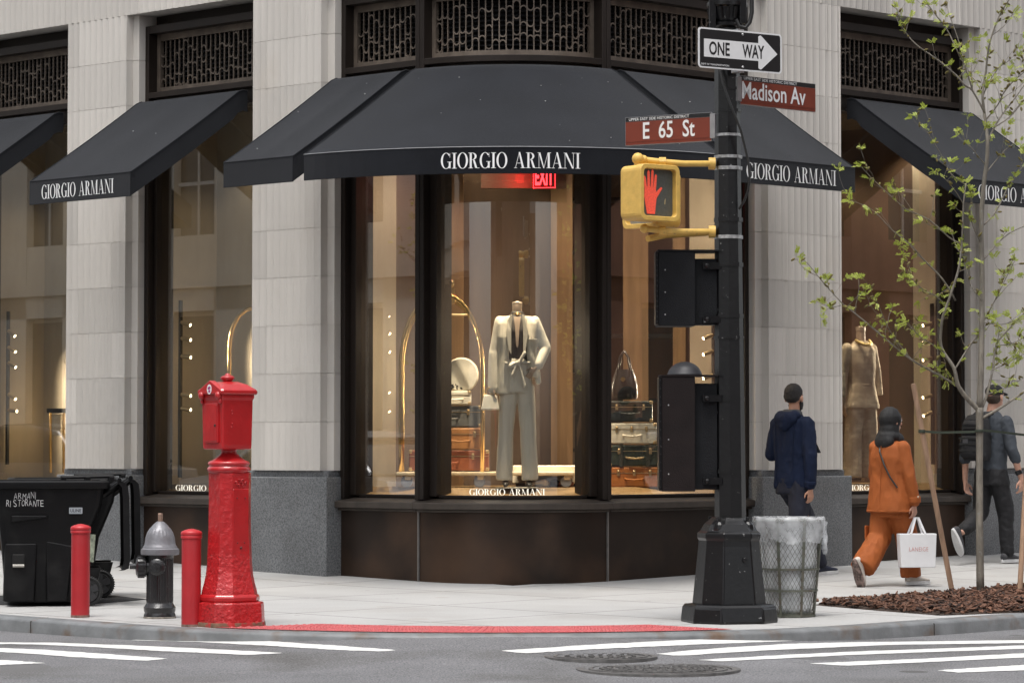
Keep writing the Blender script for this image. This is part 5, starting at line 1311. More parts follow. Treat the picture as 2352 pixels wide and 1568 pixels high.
Yr = 31.9
t = thing('clothes_rail', 'brass clothes rail with a rounded arch in the window behind the red alarm box', 'clothes rail', P(527, 1100, Yr), world=True)
m = MB(); m.tube([P(527, y, Yr) for y in (1118, 1000, 850, 800)] + [P(x, y, Yr) for x, y in ((530, 770), (537, 746), (548, 726), (565, 712), (585, 706), (605, 712), (622, 726), (633, 746), (640, 770), (642, 800), (642, 900), (642, 1118))], .019, 10); m.build('arch_tube', brass, t, smooth='full')
m = MB(); m.tube([P(527, 905, Yr), P(642, 905, Yr)], .011, 8); m.build('cross_rail', brass, t)
Yd = 34.3
t = thing('display_stand', 'small cream display stand with brass posts in the leftmost window', 'display stand', P(127, 1095, Yd), world=True)
m = MB(); a, b = P(112, 938, Yd), P(150, 948, Yd); m.box((a + b) / 2, (b.x - a.x, .3, a.z - b.z)); m.build('top', railm, t)
for px in (116, 146): m = MB(); m.tube([P(px, 948, Yd - .12), P(px, 1085, Yd - .12)], .014, 8); m.build('post', brass, t)
m = MB(); a, b = P(122, 952, Yd), P(142, 1000, Yd); m.box((a + b) / 2, (b.x - a.x, .22, a.z - b.z)); m.build('drawer', M('cream_lacquer', (.62, .55, .42), .4), t, bevel=.004)

# --- man in the navy jacket
navy = M('navy_jacket', (.0075, .0135, .036), .8, var=.15, scale=6, bump=.3, bscale=200, spec=.2)
navy_t = M('navy_trousers', (.008, .010, .022), .8, var=.15, scale=8, bump=.3, bscale=160)
hair_b = M('hair_black', (.010, .008, .008), .6, bump=1., bscale=180)
F45 = R(-45)
Ym = 29.6; pm = P(1822, 1000, Ym); gz = zs(Ym)
HB_ = (-.01, .03, 1.665)
bodyp = head_prims(HB_, R(14), 1.06) + [('c', (0, -.005, 1.46), .054, (0, .02, 1.60), .052), ('l', [(0, 0, .90, .14, .09), (0, 0, 1.05, .14, .09), (0, .0, 1.3, .16, .10), (0, -.01, 1.44, .15, .07), (0, -.01, 1.48, .08, .05)]),
     ('c', (.18, -.01, 1.43), .05, (.245, -.04, 1.13), .038), ('c', (.245, -.04, 1.13), .037, (.235, -.035, .86), .027), ('c', (-.18, -.01, 1.43), .05, (-.25, -.02, 1.14), .038), ('c', (-.25, -.02, 1.14), .036, (-.10, .22, 1.16), .026),
     ('c', (-.09, 0, .92), .07, (-.10, .34, .51), .048), ('c', (-.10, .34, .51), .046, (-.10, .51, .11), .033), ('c', (.09, 0, .92), .07, (.10, .02, .50), .048), ('c', (.10, .02, .50), .046, (.10, -.33, .20), .033)]
bodyp += hand_prims((.235, -.035, .835), (-.10, .10, -1), (1, -.1, 0), .8) + hand_prims((-.09, .235, 1.165), (.6, .6, .25), (0, .4, -1), .7)
man = blob('person', bodyp, skin_p, None, .0072, 2, loc=(pm.x, Ym, gz), rz=F45)
props(man, 'man with short black hair and beard walking in a navy hooded jacket and dark trousers', 'person')
jk = [('l', [(0, 0, .83, .190, .128), (0, 0, .88, .194, .132), (0, 0, 1.0, .190, .128), (0, 0, 1.2, .195, .125), (0, -.01, 1.36, .20, .118), (0, -.015, 1.45, .17, .105), (0, -.01, 1.50, .095, .075), (0, 0, 1.535, .08, .07)], 2.4),
      ('c', (.175, -.01, 1.42), .074, (.242, -.045, 1.13), .062), ('c', (.242, -.045, 1.13), .060, (.235, -.035, .865), .050), ('c', (-.175, -.01, 1.42), .074, (-.242, -.03, 1.14), .060), ('c', (-.242, -.03, 1.14), .058, (-.12, .20, 1.15), .046)]
blob('jacket', jk, navy, man, .010, 3, .010, (9, 9, 5), 1)
blob('hood', [('e', (0, -.115, 1.47), (.135, .062, .075)), ('e', (.07, -.07, 1.50), (.06, .07, .05)), ('e', (-.07, -.07, 1.50), (.06, .07, .05)), ('e', (0, -.13, 1.42), (.09, .04, .06))], navy, man, .009, 3, .006, (14, 14, 10), 2)
blob('collar', [('e', (0, -.06, 1.515), (.10, .075, .045)), ('e', (.055, -.03, 1.52), (.06, .07, .04)), ('e', (-.055, -.03, 1.52), (.06, .07, .04))], M('hood_lining', (.045, .047, .052), .7, var=.2, scale=9), man, .008, 3, .005, (16, 16, 12), 3)
blob('trousers', [('l', [(0, 0, .78, .178, .13), (0, 0, .92, .175, .13), (0, 0, 1.0, .15, .11)]), ('c', (-.085, .02, .86), .108, (-.10, .34, .51), .082), ('t', [(-.10, .32, .54), (-.10, .43, .28), (-.10, .51, .10)], [.074, .066, .062]), ('c', (.085, -.02, .86), .108, (.10, -.06, .50), .085), ('t', [(.10, -.06, .52), (.10, -.18, .34), (.10, -.33, .19)], [.076, .066, .062])], navy_t, man, .010, 3, .010, (9, 9, 4), 4)
hc = Vector(HB_)
Rh = Matrix.Rotation(R(14), 3, 'Z')
blob('hair', [('e', hc + Rh @ Vector((0, -.022, .045)), (.086, .098, .094), Rh), ('e', hc + Rh @ Vector((0, -.055, .012)), (.079, .062, .062), Rh)], hair_b, man, .008, 2, .003, (60, 60, 60), 5)
blob('beard', [('e', hc + Rh @ Vector((0, .042, -.095)), (.052, .05, .045), Rh), ('e', hc + Rh @ Vector((.062, .02, -.06)), (.016, .03, .05), Rh), ('e', hc + Rh @ Vector((-.058, .03, -.07)), (.014, .024, .04), Rh)], hair_b, man, .007, 2, .003, (60, 60, 60), 6)
eyes(HB_, R(14), man)
blob('cuff', [('t', [(.2375, -.037, .895), (.2355, -.035, .86)], [.056, .054])], navy, man, .006, 1)
blob('hem', [('l', [(0, 0, .832, .193, .131), (0, 0, .85, .195, .133)], 2.4)], navy, man, .007, 1)
for sx in (-1, 1): m = MB(); m.tube([(sx * .118, -.118, 1.44), (sx * .105, -.128, 1.3), (sx * .10, -.128, 1.05), (sx * .10, -.130, .86)], .0035, 5); m.build('seam', navy, man)
navy_s = M('shoe_navy', (.012, .016, .035), .7); white_sole = M('sole_white', (.62, .62, .62), .6)
sneaker(man, (-.10, .53, .085), (.05, 1), -3, navy_s, white_sole); sneaker(man, (.10, -.36, .17), (.05, 1), 35, navy_s, white_sole)
q = Matrix.Rotation(F45, 3, 'Z') @ Vector((-.02, .335, 1.22)); t = thing('phone', 'black mobile phone held by the man in navy', 'phone', (pm.x + q.x, Ym + q.y, gz + q.z), F45)
m = MB(); Rp = Matrix.Rotation(R(35), 3, 'X'); m.box((0, 0, 0), (.075, .009, .155), Rp); m.build('case', M('phone_black', (.01, .01, .012), .2), t, bevel=.006)
m = MB(); m.box(Rp @ Vector((0, -.005, 0)), (.067, .002, .145), Rp); m.build('screen', M('phone_screen', (.05, .06, .08), .1), t)

# --- woman in the orange suit
orange_f = M('orange_cloth', (.31, .085, .021), .72, var=.12, scale=7, bump=.35, bscale=190, spec=.25)
hij = M('hijab_black', (.008, .008, .009), .75, bump=.3, bscale=60)
Yw = 28.55; pw = P(2043, 1000, Yw); gz = zs(Yw)
HW = (.01, .02, 1.47)
bw = head_prims(HW, R(-12), .98) + [('c', (0, 0, 1.28), .045, (0, .015, 1.40), .045), ('l', [(0, 0, .80, .14, .09), (0, 0, .95, .13, .085), (0, 0, 1.15, .14, .09), (0, 0, 1.26, .12, .06), (0, 0, 1.30, .07, .05)]),
    ('c', (.15, 0, 1.24), .042, (.205, .0, .98), .033), ('c', (.205, 0, .98), .032, (.235, .05, .75), .024), ('c', (-.15, 0, 1.24), .042, (-.20, .06, .98), .032), ('c', (-.20, .06, .98), .03, (-.12, .22, .86), .024),
    ('c', (.08, 0, .82), .07, (.085, .14, .46), .045), ('c', (.085, .14, .46), .043, (.085, .20, .11), .03), ('c', (-.08, 0, .82), .07, (-.085, -.02, .45), .045), ('c', (-.085, -.02, .45), .043, (-.085, -.27, .22), .03)]
bw += hand_prims((.235, .05, .735), (0, .05, -1), (1, 0, 0), 1.3, .9) + hand_prims((-.115, .23, .86), (.4, .8, 0), (-.5, .3, .4), .8, .88)
wom = blob('person', bw, skin_l, None, .0072, 2, loc=(pw.x, Yw, gz), rz=F45)
props(wom, 'woman in an orange trouser suit and black headscarf carrying a white shopping bag', 'person')
blob('jacket', [('l', [(0, 0, .66, .222, .16), (0, 0, .72, .215, .155), (0, 0, .85, .195, .135), (0, 0, 1.0, .175, .12), (0, -.005, 1.15, .185, .12), (0, -.01, 1.24, .155, .10), (0, -.005, 1.30, .09, .07)], 2.3), ('c', (.155, 0, 1.235), .066, (.215, .0, .98), .060), ('c', (.215, 0, .98), .058, (.242, .045, .765), .052), ('c', (-.155, 0, 1.235), .066, (-.21, .06, .98), .058), ('c', (-.21, .06, .98), .056, (-.14, .20, .87), .048)], orange_f, wom, .009, 3, .008, (8, 8, 4), 7)
blob('trousers', [('l', [(0, 0, .62, .165, .12), (0, 0, .80, .16, .115)]), ('t', [(.075, 0, .78), (.085, .13, .42), (.085, .175, .24), (.085, .19, .085)], [.105, .098, .092, .088]), ('t', [(-.075, 0, .78), (-.085, -.03, .44), (-.088, -.16, .30), (-.088, -.285, .165)], [.105, .105, .108, .112])], orange_f, wom, .009, 3, .012, (10, 10, 3), 8)
hc = Vector(HW); Rh = Matrix.Rotation(R(-12), 3, 'Z')
blob('headscarf', [('e', hc + Rh @ Vector((0, -.022, .022)), (.094, .108, .112), Rh), ('e', hc + Rh @ Vector((0, -.03, -.07)), (.090, .090, .10), Rh), ('e', hc + Rh @ Vector((0, -.035, -.13)), (.098, .092, .08), Rh), ('e', (0, -.02, 1.335), (.112, .100, .070)), ('e', (0, -.075, 1.29), (.105, .055, .075)), ('e', (.055, .03, 1.31), (.07, .06, .06)), ('e', (-.055, .03, 1.31), (.07, .06, .06))], hij, wom, .008, 4, .006, (12, 12, 5), 9)
eyes(HW, R(-12), wom, .98)
m = MB(); m.tube([(0, -.122, 1.25), (0, -.132, 1.1), (0, -.136, .9), (0, -.160, .68)], .0035, 5); m.build('seam', orange_f, wom)
blob('hem', [('l', [(0, 0, .662, .226, .163), (0, 0, .682, .224, .162)], 2.3)], orange_f, wom, .007, 1)
blob('cuff', [('t', [(.2405, .042, .80), (.2425, .046, .745)], [.059, .057])], orange_f, wom, .006, 1)
m = MB(); m.loft([[(-.205, -.06 + y, z) for y, z in ((-.05, .42), (.06, .42), (.06, .54), (-.05, .54))], [(-.19, -.06 + y, z) for y, z in ((-.05, .42), (.06, .42), (.06, .54), (-.05, .54))]]); m.build('cargo_pocket', orange_f, wom, bevel=.006)
m = MB(); m.tube([Vector(p_) for p_ in ((-.05, -.075, 1.30), (-.01, -.128, 1.20), (.05, -.140, 1.08), (.11, -.132, .97), (.165, -.10, .88))], .008, 6); m.build('bag_strap', M('strap_black', (.01, .01, .01), .5), wom)
for z in (.70,): m = MB(); m.ball((.295, .03, .80), (.006, .010, .010), 8); m.build('cuff_button', M('button_pale', (.6, .5, .38), .4), wom)
beige_s = M('shoe_beige', (.55, .50, .45), .7); pink_sole = M('sole_pale', (.17, .12, .105), .7, var=.9, scale=26)
sneaker(wom, (.085, .22, .085), (.1, 1), 0, beige_s, white_sole, .25); sneaker(wom, (-.085, -.32, .19), (0, 1), 68, beige_s, pink_sole, .25)
# shopping bag
q = Matrix.Rotation(F45, 3, 'Z') @ Vector((.245, .06, 0)); c = P(2101, 1302, Yw - .12)
t = thing('shopping_bag', 'white shopping bag with small pink lettering hanging from the hand of the woman in orange', 'shopping bag', (pw.x + q.x + .005, Yw + q.y, c.z), R(10))
bag_m = M('bag_white', (.72, .72, .73), .7, var=.03, bump=.2, bscale=12)
w0, w1, dd, hh = .158, .172, .055, .30
m = MB(); m.loft([[(-w0, -dd, 0), (w0, -dd, 0), (w0, dd, 0), (-w0, dd, 0)], [(-w1, -dd * .9, hh), (w1, -dd * .9, hh), (w1, dd * .9, hh), (-w1, dd * .9, hh)]]); b_ = m.build('body', bag_m, t, bevel=.006)
for y in (-.048, .048):
    m = MB(); pts = [(-.07, y, hh - .04), (-.065, y, hh), (-.012, y * .3, hh + .145), (.012, y * .3, hh + .145), (.065, y, hh), (.07, y, hh - .04)]
    m.loft([[(x - .010, yy - .002, z), (x + .010, yy - .002, z), (x + .010, yy + .002, z), (x - .010, yy + .002, z)] for x, yy, z in pts]); m.build('handle', bag_m, t)
m = MB(); font_text(m, 'LANEIGE', lambda u, v, h_: Vector((-.085 + u, -dd - h_ + (.15 + v) * .018, .145 + v)), .175, .036, -.012, .003, 1.1); m.build('lettering', M('lettering_pink', (.55, .18, .16), .6), b_, recalc=False)

# --- man with the backpack
slate = M('slate_shirt', (.040, .048, .060), .8, var=.12, scale=7, bump=.3, bscale=200)
blk = M('black_cloth', (.010, .010, .012), .8, var=.2, scale=9, bump=.4, bscale=150)
Yb = 31.6; pb = P(2276, 1000, Yb); gz = zs(Yb)
HM = (.02, .05, 1.645)
bm_ = head_prims(HM, R(4), 1.04) + [('c', (0, 0, 1.44), .056, (.01, .03, 1.57), .054), ('l', [(0, 0, .88, .15, .09), (0, 0, 1.05, .14, .09), (0, 0, 1.3, .17, .10), (0, 0, 1.42, .15, .07), (0, 0, 1.46, .08, .05)]),
    ('c', (.20, 0, 1.40), .052, (.275, -.02, 1.12), .042), ('c', (.275, -.02, 1.12), .042, (.30, .07, .87), .028), ('c', (-.20, 0, 1.40), .052, (-.275, -.05, 1.12), .042), ('c', (-.275, -.05, 1.12), .042, (-.29, -.04, .84), .028),
    ('c', (.09, 0, .90), .075, (.10, .10, .50), .05), ('c', (.10, .10, .50), .048, (.10, .12, .11), .034), ('c', (-.09, 0, .90), .075, (-.10, -.04, .50), .05), ('c', (-.10, -.04, .50), .048, (-.09, -.36, .32), .034)]
bm_ += hand_prims((.305, .075, .845), (0, .12, -1), (1, 0, 0), 1.2, 1.05) + hand_prims((-.29, -.04, .815), (.15, .05, -1), (-1, 0, 0), 1.1, 1.05)
mn2 = blob('person', bm_, skin_l, None, .0072, 2, loc=(pb.x, Yb, gz), rz=F45)
props(mn2, 'man in a black cap, slate shirt and black backpack walking past the window', 'person')
blob('shirt', [('l', [(0, 0, .84, .170, .118), (0, 0, 1.0, .165, .115), (0, 0, 1.2, .180, .12), (0, 0, 1.35, .188, .115), (0, -.01, 1.43, .16, .095), (0, 0, 1.50, .075, .07)], 2.3), ('c', (.185, 0, 1.395), .068, (.272, -.02, 1.12), .056), ('c', (.272, -.02, 1.12), .056, (.285, .015, 1.04), .056), ('c', (-.185, 0, 1.395), .068, (-.275, -.05, 1.12), .056), ('c', (-.275, -.05, 1.12), .056, (-.285, -.05, 1.03), .055)], slate, mn2, .010, 3, .008, (10, 10, 8), 11)
blob('trousers', [('l', [(0, 0, .78, .175, .125), (0, 0, .94, .17, .12)]), ('c', (.085, 0, .86), .10, (.10, .10, .50), .083), ('c', (.10, .10, .50), .08, (.10, .12, .12), .066), ('c', (-.085, 0, .86), .10, (-.10, -.04, .50), .083), ('c', (-.10, -.04, .50), .08, (-.095, -.32, .34), .064)], blk, mn2, .011, 3, .010, (9, 9, 9), 12)
hc = Vector(HM); Rh = Matrix.Rotation(R(4), 3, 'Z')
blob('hair', [('e', hc + Rh @ Vector((0, -.035, .0)), (.080, .074, .075), Rh)], M('hair_brown', (.045, .028, .018), .6, bump=1, bscale=150), mn2, .008, 2)
cap = blob('cap', [('e', hc + Rh @ Vector((0, -.018, .055)), (.09, .104, .075), Rh), ('e', hc + Rh @ Vector((0, .115, .035)), (.07, .075, .012), Rh @ Matrix.Rotation(R(-14), 3, 'X'))], blk, mn2, .008, 2)
eyes(HM, R(4), mn2)
grey_s = M('shoe_grey', (.05, .05, .055), .7, var=.4, scale=40)
sneaker(mn2, (.10, .13, .085), (.1, 1), 0, grey_s, white_sole); sneaker(mn2, (-.09, -.42, .30), (0, 1), 62, grey_s, white_sole)
m = MB(); m.tube([(.288, .045, .925), (.300, .060, .885)], .036, 14); m.build('watch', M('watch_black', (.01, .01, .012), .3), mn2, smooth=True)
q = Matrix.Rotation(F45, 3, 'Z') @ Vector((-.03, -.20, 1.02)); bp = thing('backpack', 'black backpack with pouches on the back of the man in the cap', 'backpack', (pb.x + q.x, Yb + q.y, gz + q.z), F45)
blob('body', [('l', [(0, 0, 0, .13, .07), (0, 0, .04, .145, .085), (0, 0, .30, .145, .085), (0, 0, .40, .125, .075), (0, .01, .45, .08, .05)], 3.5)], blk, bp, .010, 2, .006, (14, 14, 10), 13)
blob('pocket', [('l', [(0, -.085, .03, .11, .035), (0, -.09, .06, .12, .045), (0, -.09, .20, .12, .045), (0, -.085, .24, .10, .03)], 3.5)], blk, bp, .009, 2, .005, (14, 14, 10), 14)
blob('pocket', [('l', [(-.0, -.08, .28, .10, .025), (0, -.085, .36, .10, .03), (0, -.075, .39, .085, .02)], 3.5)], blk, bp, .009, 2, .004, (14, 14, 10), 15)
for z in (.10, .16, .22, .32): m = MB(); m.box((0, -.137 if z < .25 else -.117, z), (.22 if z < .25 else .18, .006, .018)); m.build('webbing', M('webbing_black', (.016, .016, .016), .7), bp)
m = MB(); m.box((-.03, -.139, .19), (.06, .005, .04)); m.build('patch', M('patch_grey', (.06, .06, .065), .8), bp)
for sx in (-1, 1): m = MB(); m.tube([(sx * .09, .06, .10), (sx * .11, .12, .28), (sx * .105, .17, .40), (sx * .085, .13, .47), (sx * .06, .04, .44)], [.016, .02, .024, .024, .018], 8); m.build('strap', blk, bp, smooth=True)

# --- mannequins
cream_f = M('cream_suit', (.62, .57, .46), .8, var=.05, scale=6, bump=.3, bscale=170)
cream_p = M('cream_trousers', (.61, .57, .48), .8, var=.05, scale=6, bump=.3, bscale=140)
man_s = M('mannequin_skin', (.40, .30, .22), .5)
Yq = 29.25; pq = P(1188, 1000, Yq); gz = .920
def MZ(y): return P(1188, y, Yq).z - gz
zn, zsh, zw, zh, zf = MZ(692), MZ(730), MZ(812), MZ(900), 0.
b1 = [('c', (0, 0, zn - .18), .05, (0, -.005, zn - .045), .050), ('l', [(0, 0, .98, .13, .09), (0, 0, 1.2, .12, .085), (0, 0, zsh - .12, .15, .095), (0, 0, zsh - .02, .14, .07), (0, 0, zsh + .04, .06, .05)]),
      ('c', (-.19, 0, zsh - .05), .045, (-.225, .0, 1.22), .036), ('c', (-.225, 0, 1.22), .034, (-.235, -.05, .96), .024), ('c', (.19, 0, zsh - .05), .045, (.285, .03, 1.27), .036), ('c', (.285, .03, 1.27), .034, (.195, -.07, 1.10), .024),
      ('c', (-.09, 0, .95), .07, (-.11, 0, .5), .05), ('c', (-.11, 0, .5), .048, (-.115, 0, .08), .032), ('c', (.08, 0, .95), .07, (.10, 0, .5), .05), ('c', (.10, 0, .5), .048, (.115, 0, .08), .032)]
b1 += hand_prims((-.237, -.055, .93), (0, -.05, -1), (-1, 0, 0), .6, .95) + hand_prims((.185, -.08, 1.085), (-.5, -.1, -.6), (.5, -.6, 0), .5, .9)
mq = blob('mannequin', b1, man_s, None, .0075, 2, loc=(pq.x, Yq, gz))
props(mq, 'headless mannequin in a cream trouser suit and dark blouse in the corner window', 'mannequin')
m = MB(); m.lathe([(.05, zn - .05), (.052, zn - .012), (.045, zn - .008), (.001, zn - .006)], n=24); m.build('neck_cap', M('neck_wood', (.45, .36, .27), .45), mq, smooth=True)
blob('blouse', [('l', [(0, -.01, 1.10, .135, .10), (0, -.01, 1.25, .135, .105), (0, -.01, zsh - .12, .15, .11), (0, 0, zsh - .02, .13, .085), (0, 0, zsh + .03, .07, .06), (0, 0, zsh + .06, .06, .055)])], M('blouse_dark', (.030, .027, .025), .5, var=.5, scale=25, stretch=(1, 1, .1)), mq, .009, 2, .004, (20, 20, 5), 21)
m = MB(); m.loft([[(-.012, -.136, zsh - .26), (.0, -.138, zsh - .28), (.012, -.136, zsh - .26)], [(-.022, -.132, zsh - .1), (0, -.138, zsh - .1), (.022, -.132, zsh - .1)], [(-.036, -.096, zsh + .01), (0, -.106, zsh + .01), (.036, -.096, zsh + .01)]], False, False, closed=False); m.build('neckline', man_s, mq, smooth='full')
m = MB(); m.lathe([(.062, -.006), (.067, 0), (.062, .006)], (0, 0, zsh + .035), 20); m.ball((0, -.066, zsh + .03), .018, 8); m.build('choker', brass, mq, smooth=True)
def half(sx, seed):
    pr = [('l', [(sx * .125, .01, zh - .02, .090, .125), (sx * .125, .01, 1.05, .082, .12), (sx * .122, .01, 1.22, .074, .115), (sx * .130, .01, zsh - .18, .078, .12), (sx * .130, .01, zsh - .05, .078, .095), (sx * .095, .005, zsh + .015, .050, .062)], 2.6)]
    return pr
tor = half(-1, 0) + [('c', (-.178, 0, zsh - .035), .054, (-.235, .0, 1.22), .056), ('c', (-.235, 0, 1.22), .060, (-.245, -.035, zh + .03), .054)]
blob('jacket', tor, cream_f, mq, .009, 2, .003, (9, 9, 4), 22)
tor = [('l', [(.165, .02, 1.0, .05, .10), (.155, .01, 1.12, .055, .112), (.135, .01, 1.22, .064, .115), (.130, .01, zsh - .18, .078, .12), (.130, .01, zsh - .05, .078, .095), (.095, .005, zsh + .015, .050, .062)], 2.6), ('c', (.178, 0, zsh - .035), .054, (.290, .03, 1.27), .058), ('c', (.290, .03, 1.27), .056, (.215, -.05, 1.12), .054), ('c', (.20, .02, 1.05), .035, (.215, .03, .96), .03)]
blob('jacket', tor, cream_f, mq, .009, 2, .004, (9, 9, 4), 23)
for sx in (-1, 1):
    m = MB(); m.loft([[(sx * .06, -.125, zsh + .03), (sx * .10, -.112, zsh - .02), (sx * .105, -.128, zsh - .10), (sx * .115, -.130, zsh - .13), (sx * .085, -.142, zsh - .30), (sx * .06, -.134, zsh - .34), (sx * .060, -.13, zsh - .12)], [(sx * .05, -.100, zsh + .03), (sx * .10, -.09, zsh - .02), (sx * .105, -.105, zsh - .10), (sx * .115, -.108, zsh - .13), (sx * .085, -.12, zsh - .30), (sx * .06, -.115, zsh - .34), (sx * .060, -.11, zsh - .12)]]); m.build('lapel', cream_f, mq, bevel=.004)
blob('trousers', [('l', [(0, 0, .86, .155, .115), (0, 0, 1.0, .15, .115), (0, -.005, 1.12, .13, .11), (0, -.005, 1.17, .13, .112)]), ('t', [(-.085, 0, .92), (-.118, 0, .5), (-.135, 0, .06)], [.092, .080, .085]), ('t', [(.082, 0, .92), (.112, 0, .5), (.130, 0, .06)], [.092, .080, .085])], cream_p, mq, .009, 2, .006, (16, 16, 2), 24)
blob('belt_bow', [('c', (-.12, -.115, 1.13), .014, (.12, -.115, 1.135), .014), ('e', (.01, -.14, 1.13), (.026, .022, .026)), ('c', (.0, -.14, 1.13), .012, (-.05, -.145, 1.02), .018), ('c', (.02, -.14, 1.13), .012, (.075, -.14, .92), .02), ('c', (.02, -.14, 1.14), .014, (.075, -.14, 1.22), .02), ('c', (.0, -.14, 1.14), .014, (-.07, -.14, 1.10), .02)], cream_p, mq, .007, 2)
m = MB(); m.box((.155, -.122, zsh - .20), (.08, .008, .014)); m.build('breast_pocket', cream_f, mq, bevel=.003)
for sx in (-1, 1): m = MB(); shoe_mesh(m, sx * .118, -.02, .0, .22, R(180)); m.build('shoe', bagm, mq, smooth='full')
mq.scale = (.90, .94, 1)
m = MB(); m.lathe([(.0, 0), (.20, 0), (.20, .006), (0, .014)], (pq.x, Yq, .906), 40); props(m.build('display_disc', whitel), 'low cream disc under the cream suited mannequin', 'display base')
q = (pq.x - .245, Yq - .06, gz + .70); t = thing('handbag', 'small white handbag hanging from the mannequin hand in the corner window', 'handbag', q, R(5))
m = MB(); m.loft([[(-.085, -.04, 0), (.085, -.04, 0), (.085, .04, 0), (-.085, .04, 0)], [(-.06, -.015, .14), (.06, -.015, .14), (.06, .015, .14), (-.06, .015, .14)]]); m.build('body', whitel, t, bevel=.012)
m = MB(); m.tube([(-.05, 0, .13), (-.035, 0, .19), (0, 0, .21), (.035, 0, .19), (.05, 0, .13)], .007, 8); m.build('handle', brass, t, smooth='full')
# plaid dressed mannequin in the right window
plaid = M('plaid_cloth', (.46, .39, .28), .8, var=.3, scale=4, stretch=(3, 3, 6), bump=.3, bscale=150, dirt_or_sheen=(.29, .235, .165), dscale=5, dlo=.45, dhi=.6)
Yp = 32.55; pp = P(1978, 1000, Yp); gz = .91
b2 = [('c', (0, 0, 1.42), .05, (0, 0, 1.56), .048), ('l', [(0, 0, .9, .12, .08), (0, 0, 1.3, .14, .09), (0, 0, 1.42, .12, .06)]), ('c', (-.18, 0, 1.38), .042, (-.20, .02, .86), .026), ('c', (.17, .03, 1.38), .042, (.20, .08, .88), .026), ('c', (-.09, 0, .9), .06, (-.1, 0, .08), .035), ('c', (.09, 0, .9), .06, (.1, 0, .08), .035)] + hand_prims((-.20, .02, .83), (0, -.05, -1), (-1, 0, 0), .6)
mp_ = blob('mannequin', b2, man_s, None, .008, 2, loc=(pp.x, Yp, gz), rz=R(30)); props(mp_, 'headless mannequin in a tan plaid outfit in the window behind the young tree', 'mannequin')
blob('jacket', [('l', [(0, 0, .76, .20, .13), (0, 0, .80, .20, .13), (0, 0, .98, .155, .115), (0, 0, 1.02, .145, .11), (0, 0, 1.22, .165, .115), (0, 0, 1.36, .165, .095), (0, 0, 1.45, .07, .065)], 2.4), ('c', (-.175, 0, 1.375), .054, (-.225, .02, 1.12), .050), ('t', [(-.225, .02, 1.13), (-.245, .02, .88)], [.050, .052]), ('c', (.165, .03, 1.375), .054, (.235, .06, 1.13), .050), ('t', [(.235, .06, 1.14), (.25, .05, .90)], [.050, .052])], plaid, mp_, .009, 2, .004, (12, 12, 4), 31)
blob('trousers', [('t', [(-.075, 0, .82), (-.10, 0, .5), (-.115, 0, .06)], [.100, .088, .098]), ('t', [(.075, 0, .82), (.10, 0, .5), (.115, 0, .06)], [.100, .088, .098])], plaid, mp_, .010, 2, .008, (16, 16, 2), 32)
blob('belt', [('l', [(0, 0, .985, .152, .117), (0, 0, 1.015, .15, .115)])], plaid, mp_, .008, 1)
m = MB()
for q in range(15):
    a = math.pi * (1.05 + .9 * q / 14); m.ball((.085 * math.cos(a), -.02 + .105 * math.sin(a), 1.455 - .05 * math.sin(math.pi * q / 14)), .017, 8)
m.build('necklace', M('necklace_gold', (.50, .38, .14), .35, metal=.6), mp_, smooth='full')
m = MB(); m.lathe([(.05, 1.56), (.05, 1.595), (.001, 1.60)], n=20); m.build('neck_cap', MATS['neck_wood'], mp_)
# ------------------------------------------------------------------ young street tree, stakes, mulch
bark = M('bark', (.185, .165, .135), .85, var=.3, scale=12, bump=.6, bscale=30, stretch=(3, 3, .6), dirt_or_sheen=(.22, .21, .19), dscale=30, dlo=.6, dhi=.68)
leaf_m = bpy.data.materials.new('young_leaf'); leaf_m.use_nodes = True
def leaf_nodes(mt, c1, c2):
    t = mt.node_tree; N = t.nodes; L = t.links; b = N['Principled BSDF']
    at = N.new('ShaderNodeAttribute'); at.attribute_name = 'tint'
    mx = N.new('ShaderNodeMix'); mx.data_type = 'RGBA'; mx.inputs[6].default_value = (*c1, 1); mx.inputs[7].default_value = (*c2, 1); L.new(at.outputs['Fac'], mx.inputs[0])
    L.new(mx.outputs[2], b.inputs['Base Color']); b.inputs['Roughness'].default_value = .5
    tr = N.new('ShaderNodeBsdfTranslucent'); L.new(mx.outputs[2], tr.inputs[0]); ms = N.new('ShaderNodeMixShader'); ms.inputs[0].default_value = .4
    L.new(b.outputs[0], ms.inputs[1]); L.new(tr.outputs[0], ms.inputs[2]); L.new(ms.outputs[0], N['Material Output'].inputs['Surface'])
leaf_nodes(leaf_m, (.33, .40, .05), (.62, .68, .20))
bud_m = M('catkin', (.13, .105, .025), .7, var=.4, scale=30)
YTREE = 27.2
TB = P(2252, 1364, YTREE)
tree = thing('young_tree', 'thin young street tree with sparse fresh leaves, tied between wooden stakes', 'tree', (TB.x, TB.y, zs(TB.y)), world=True)
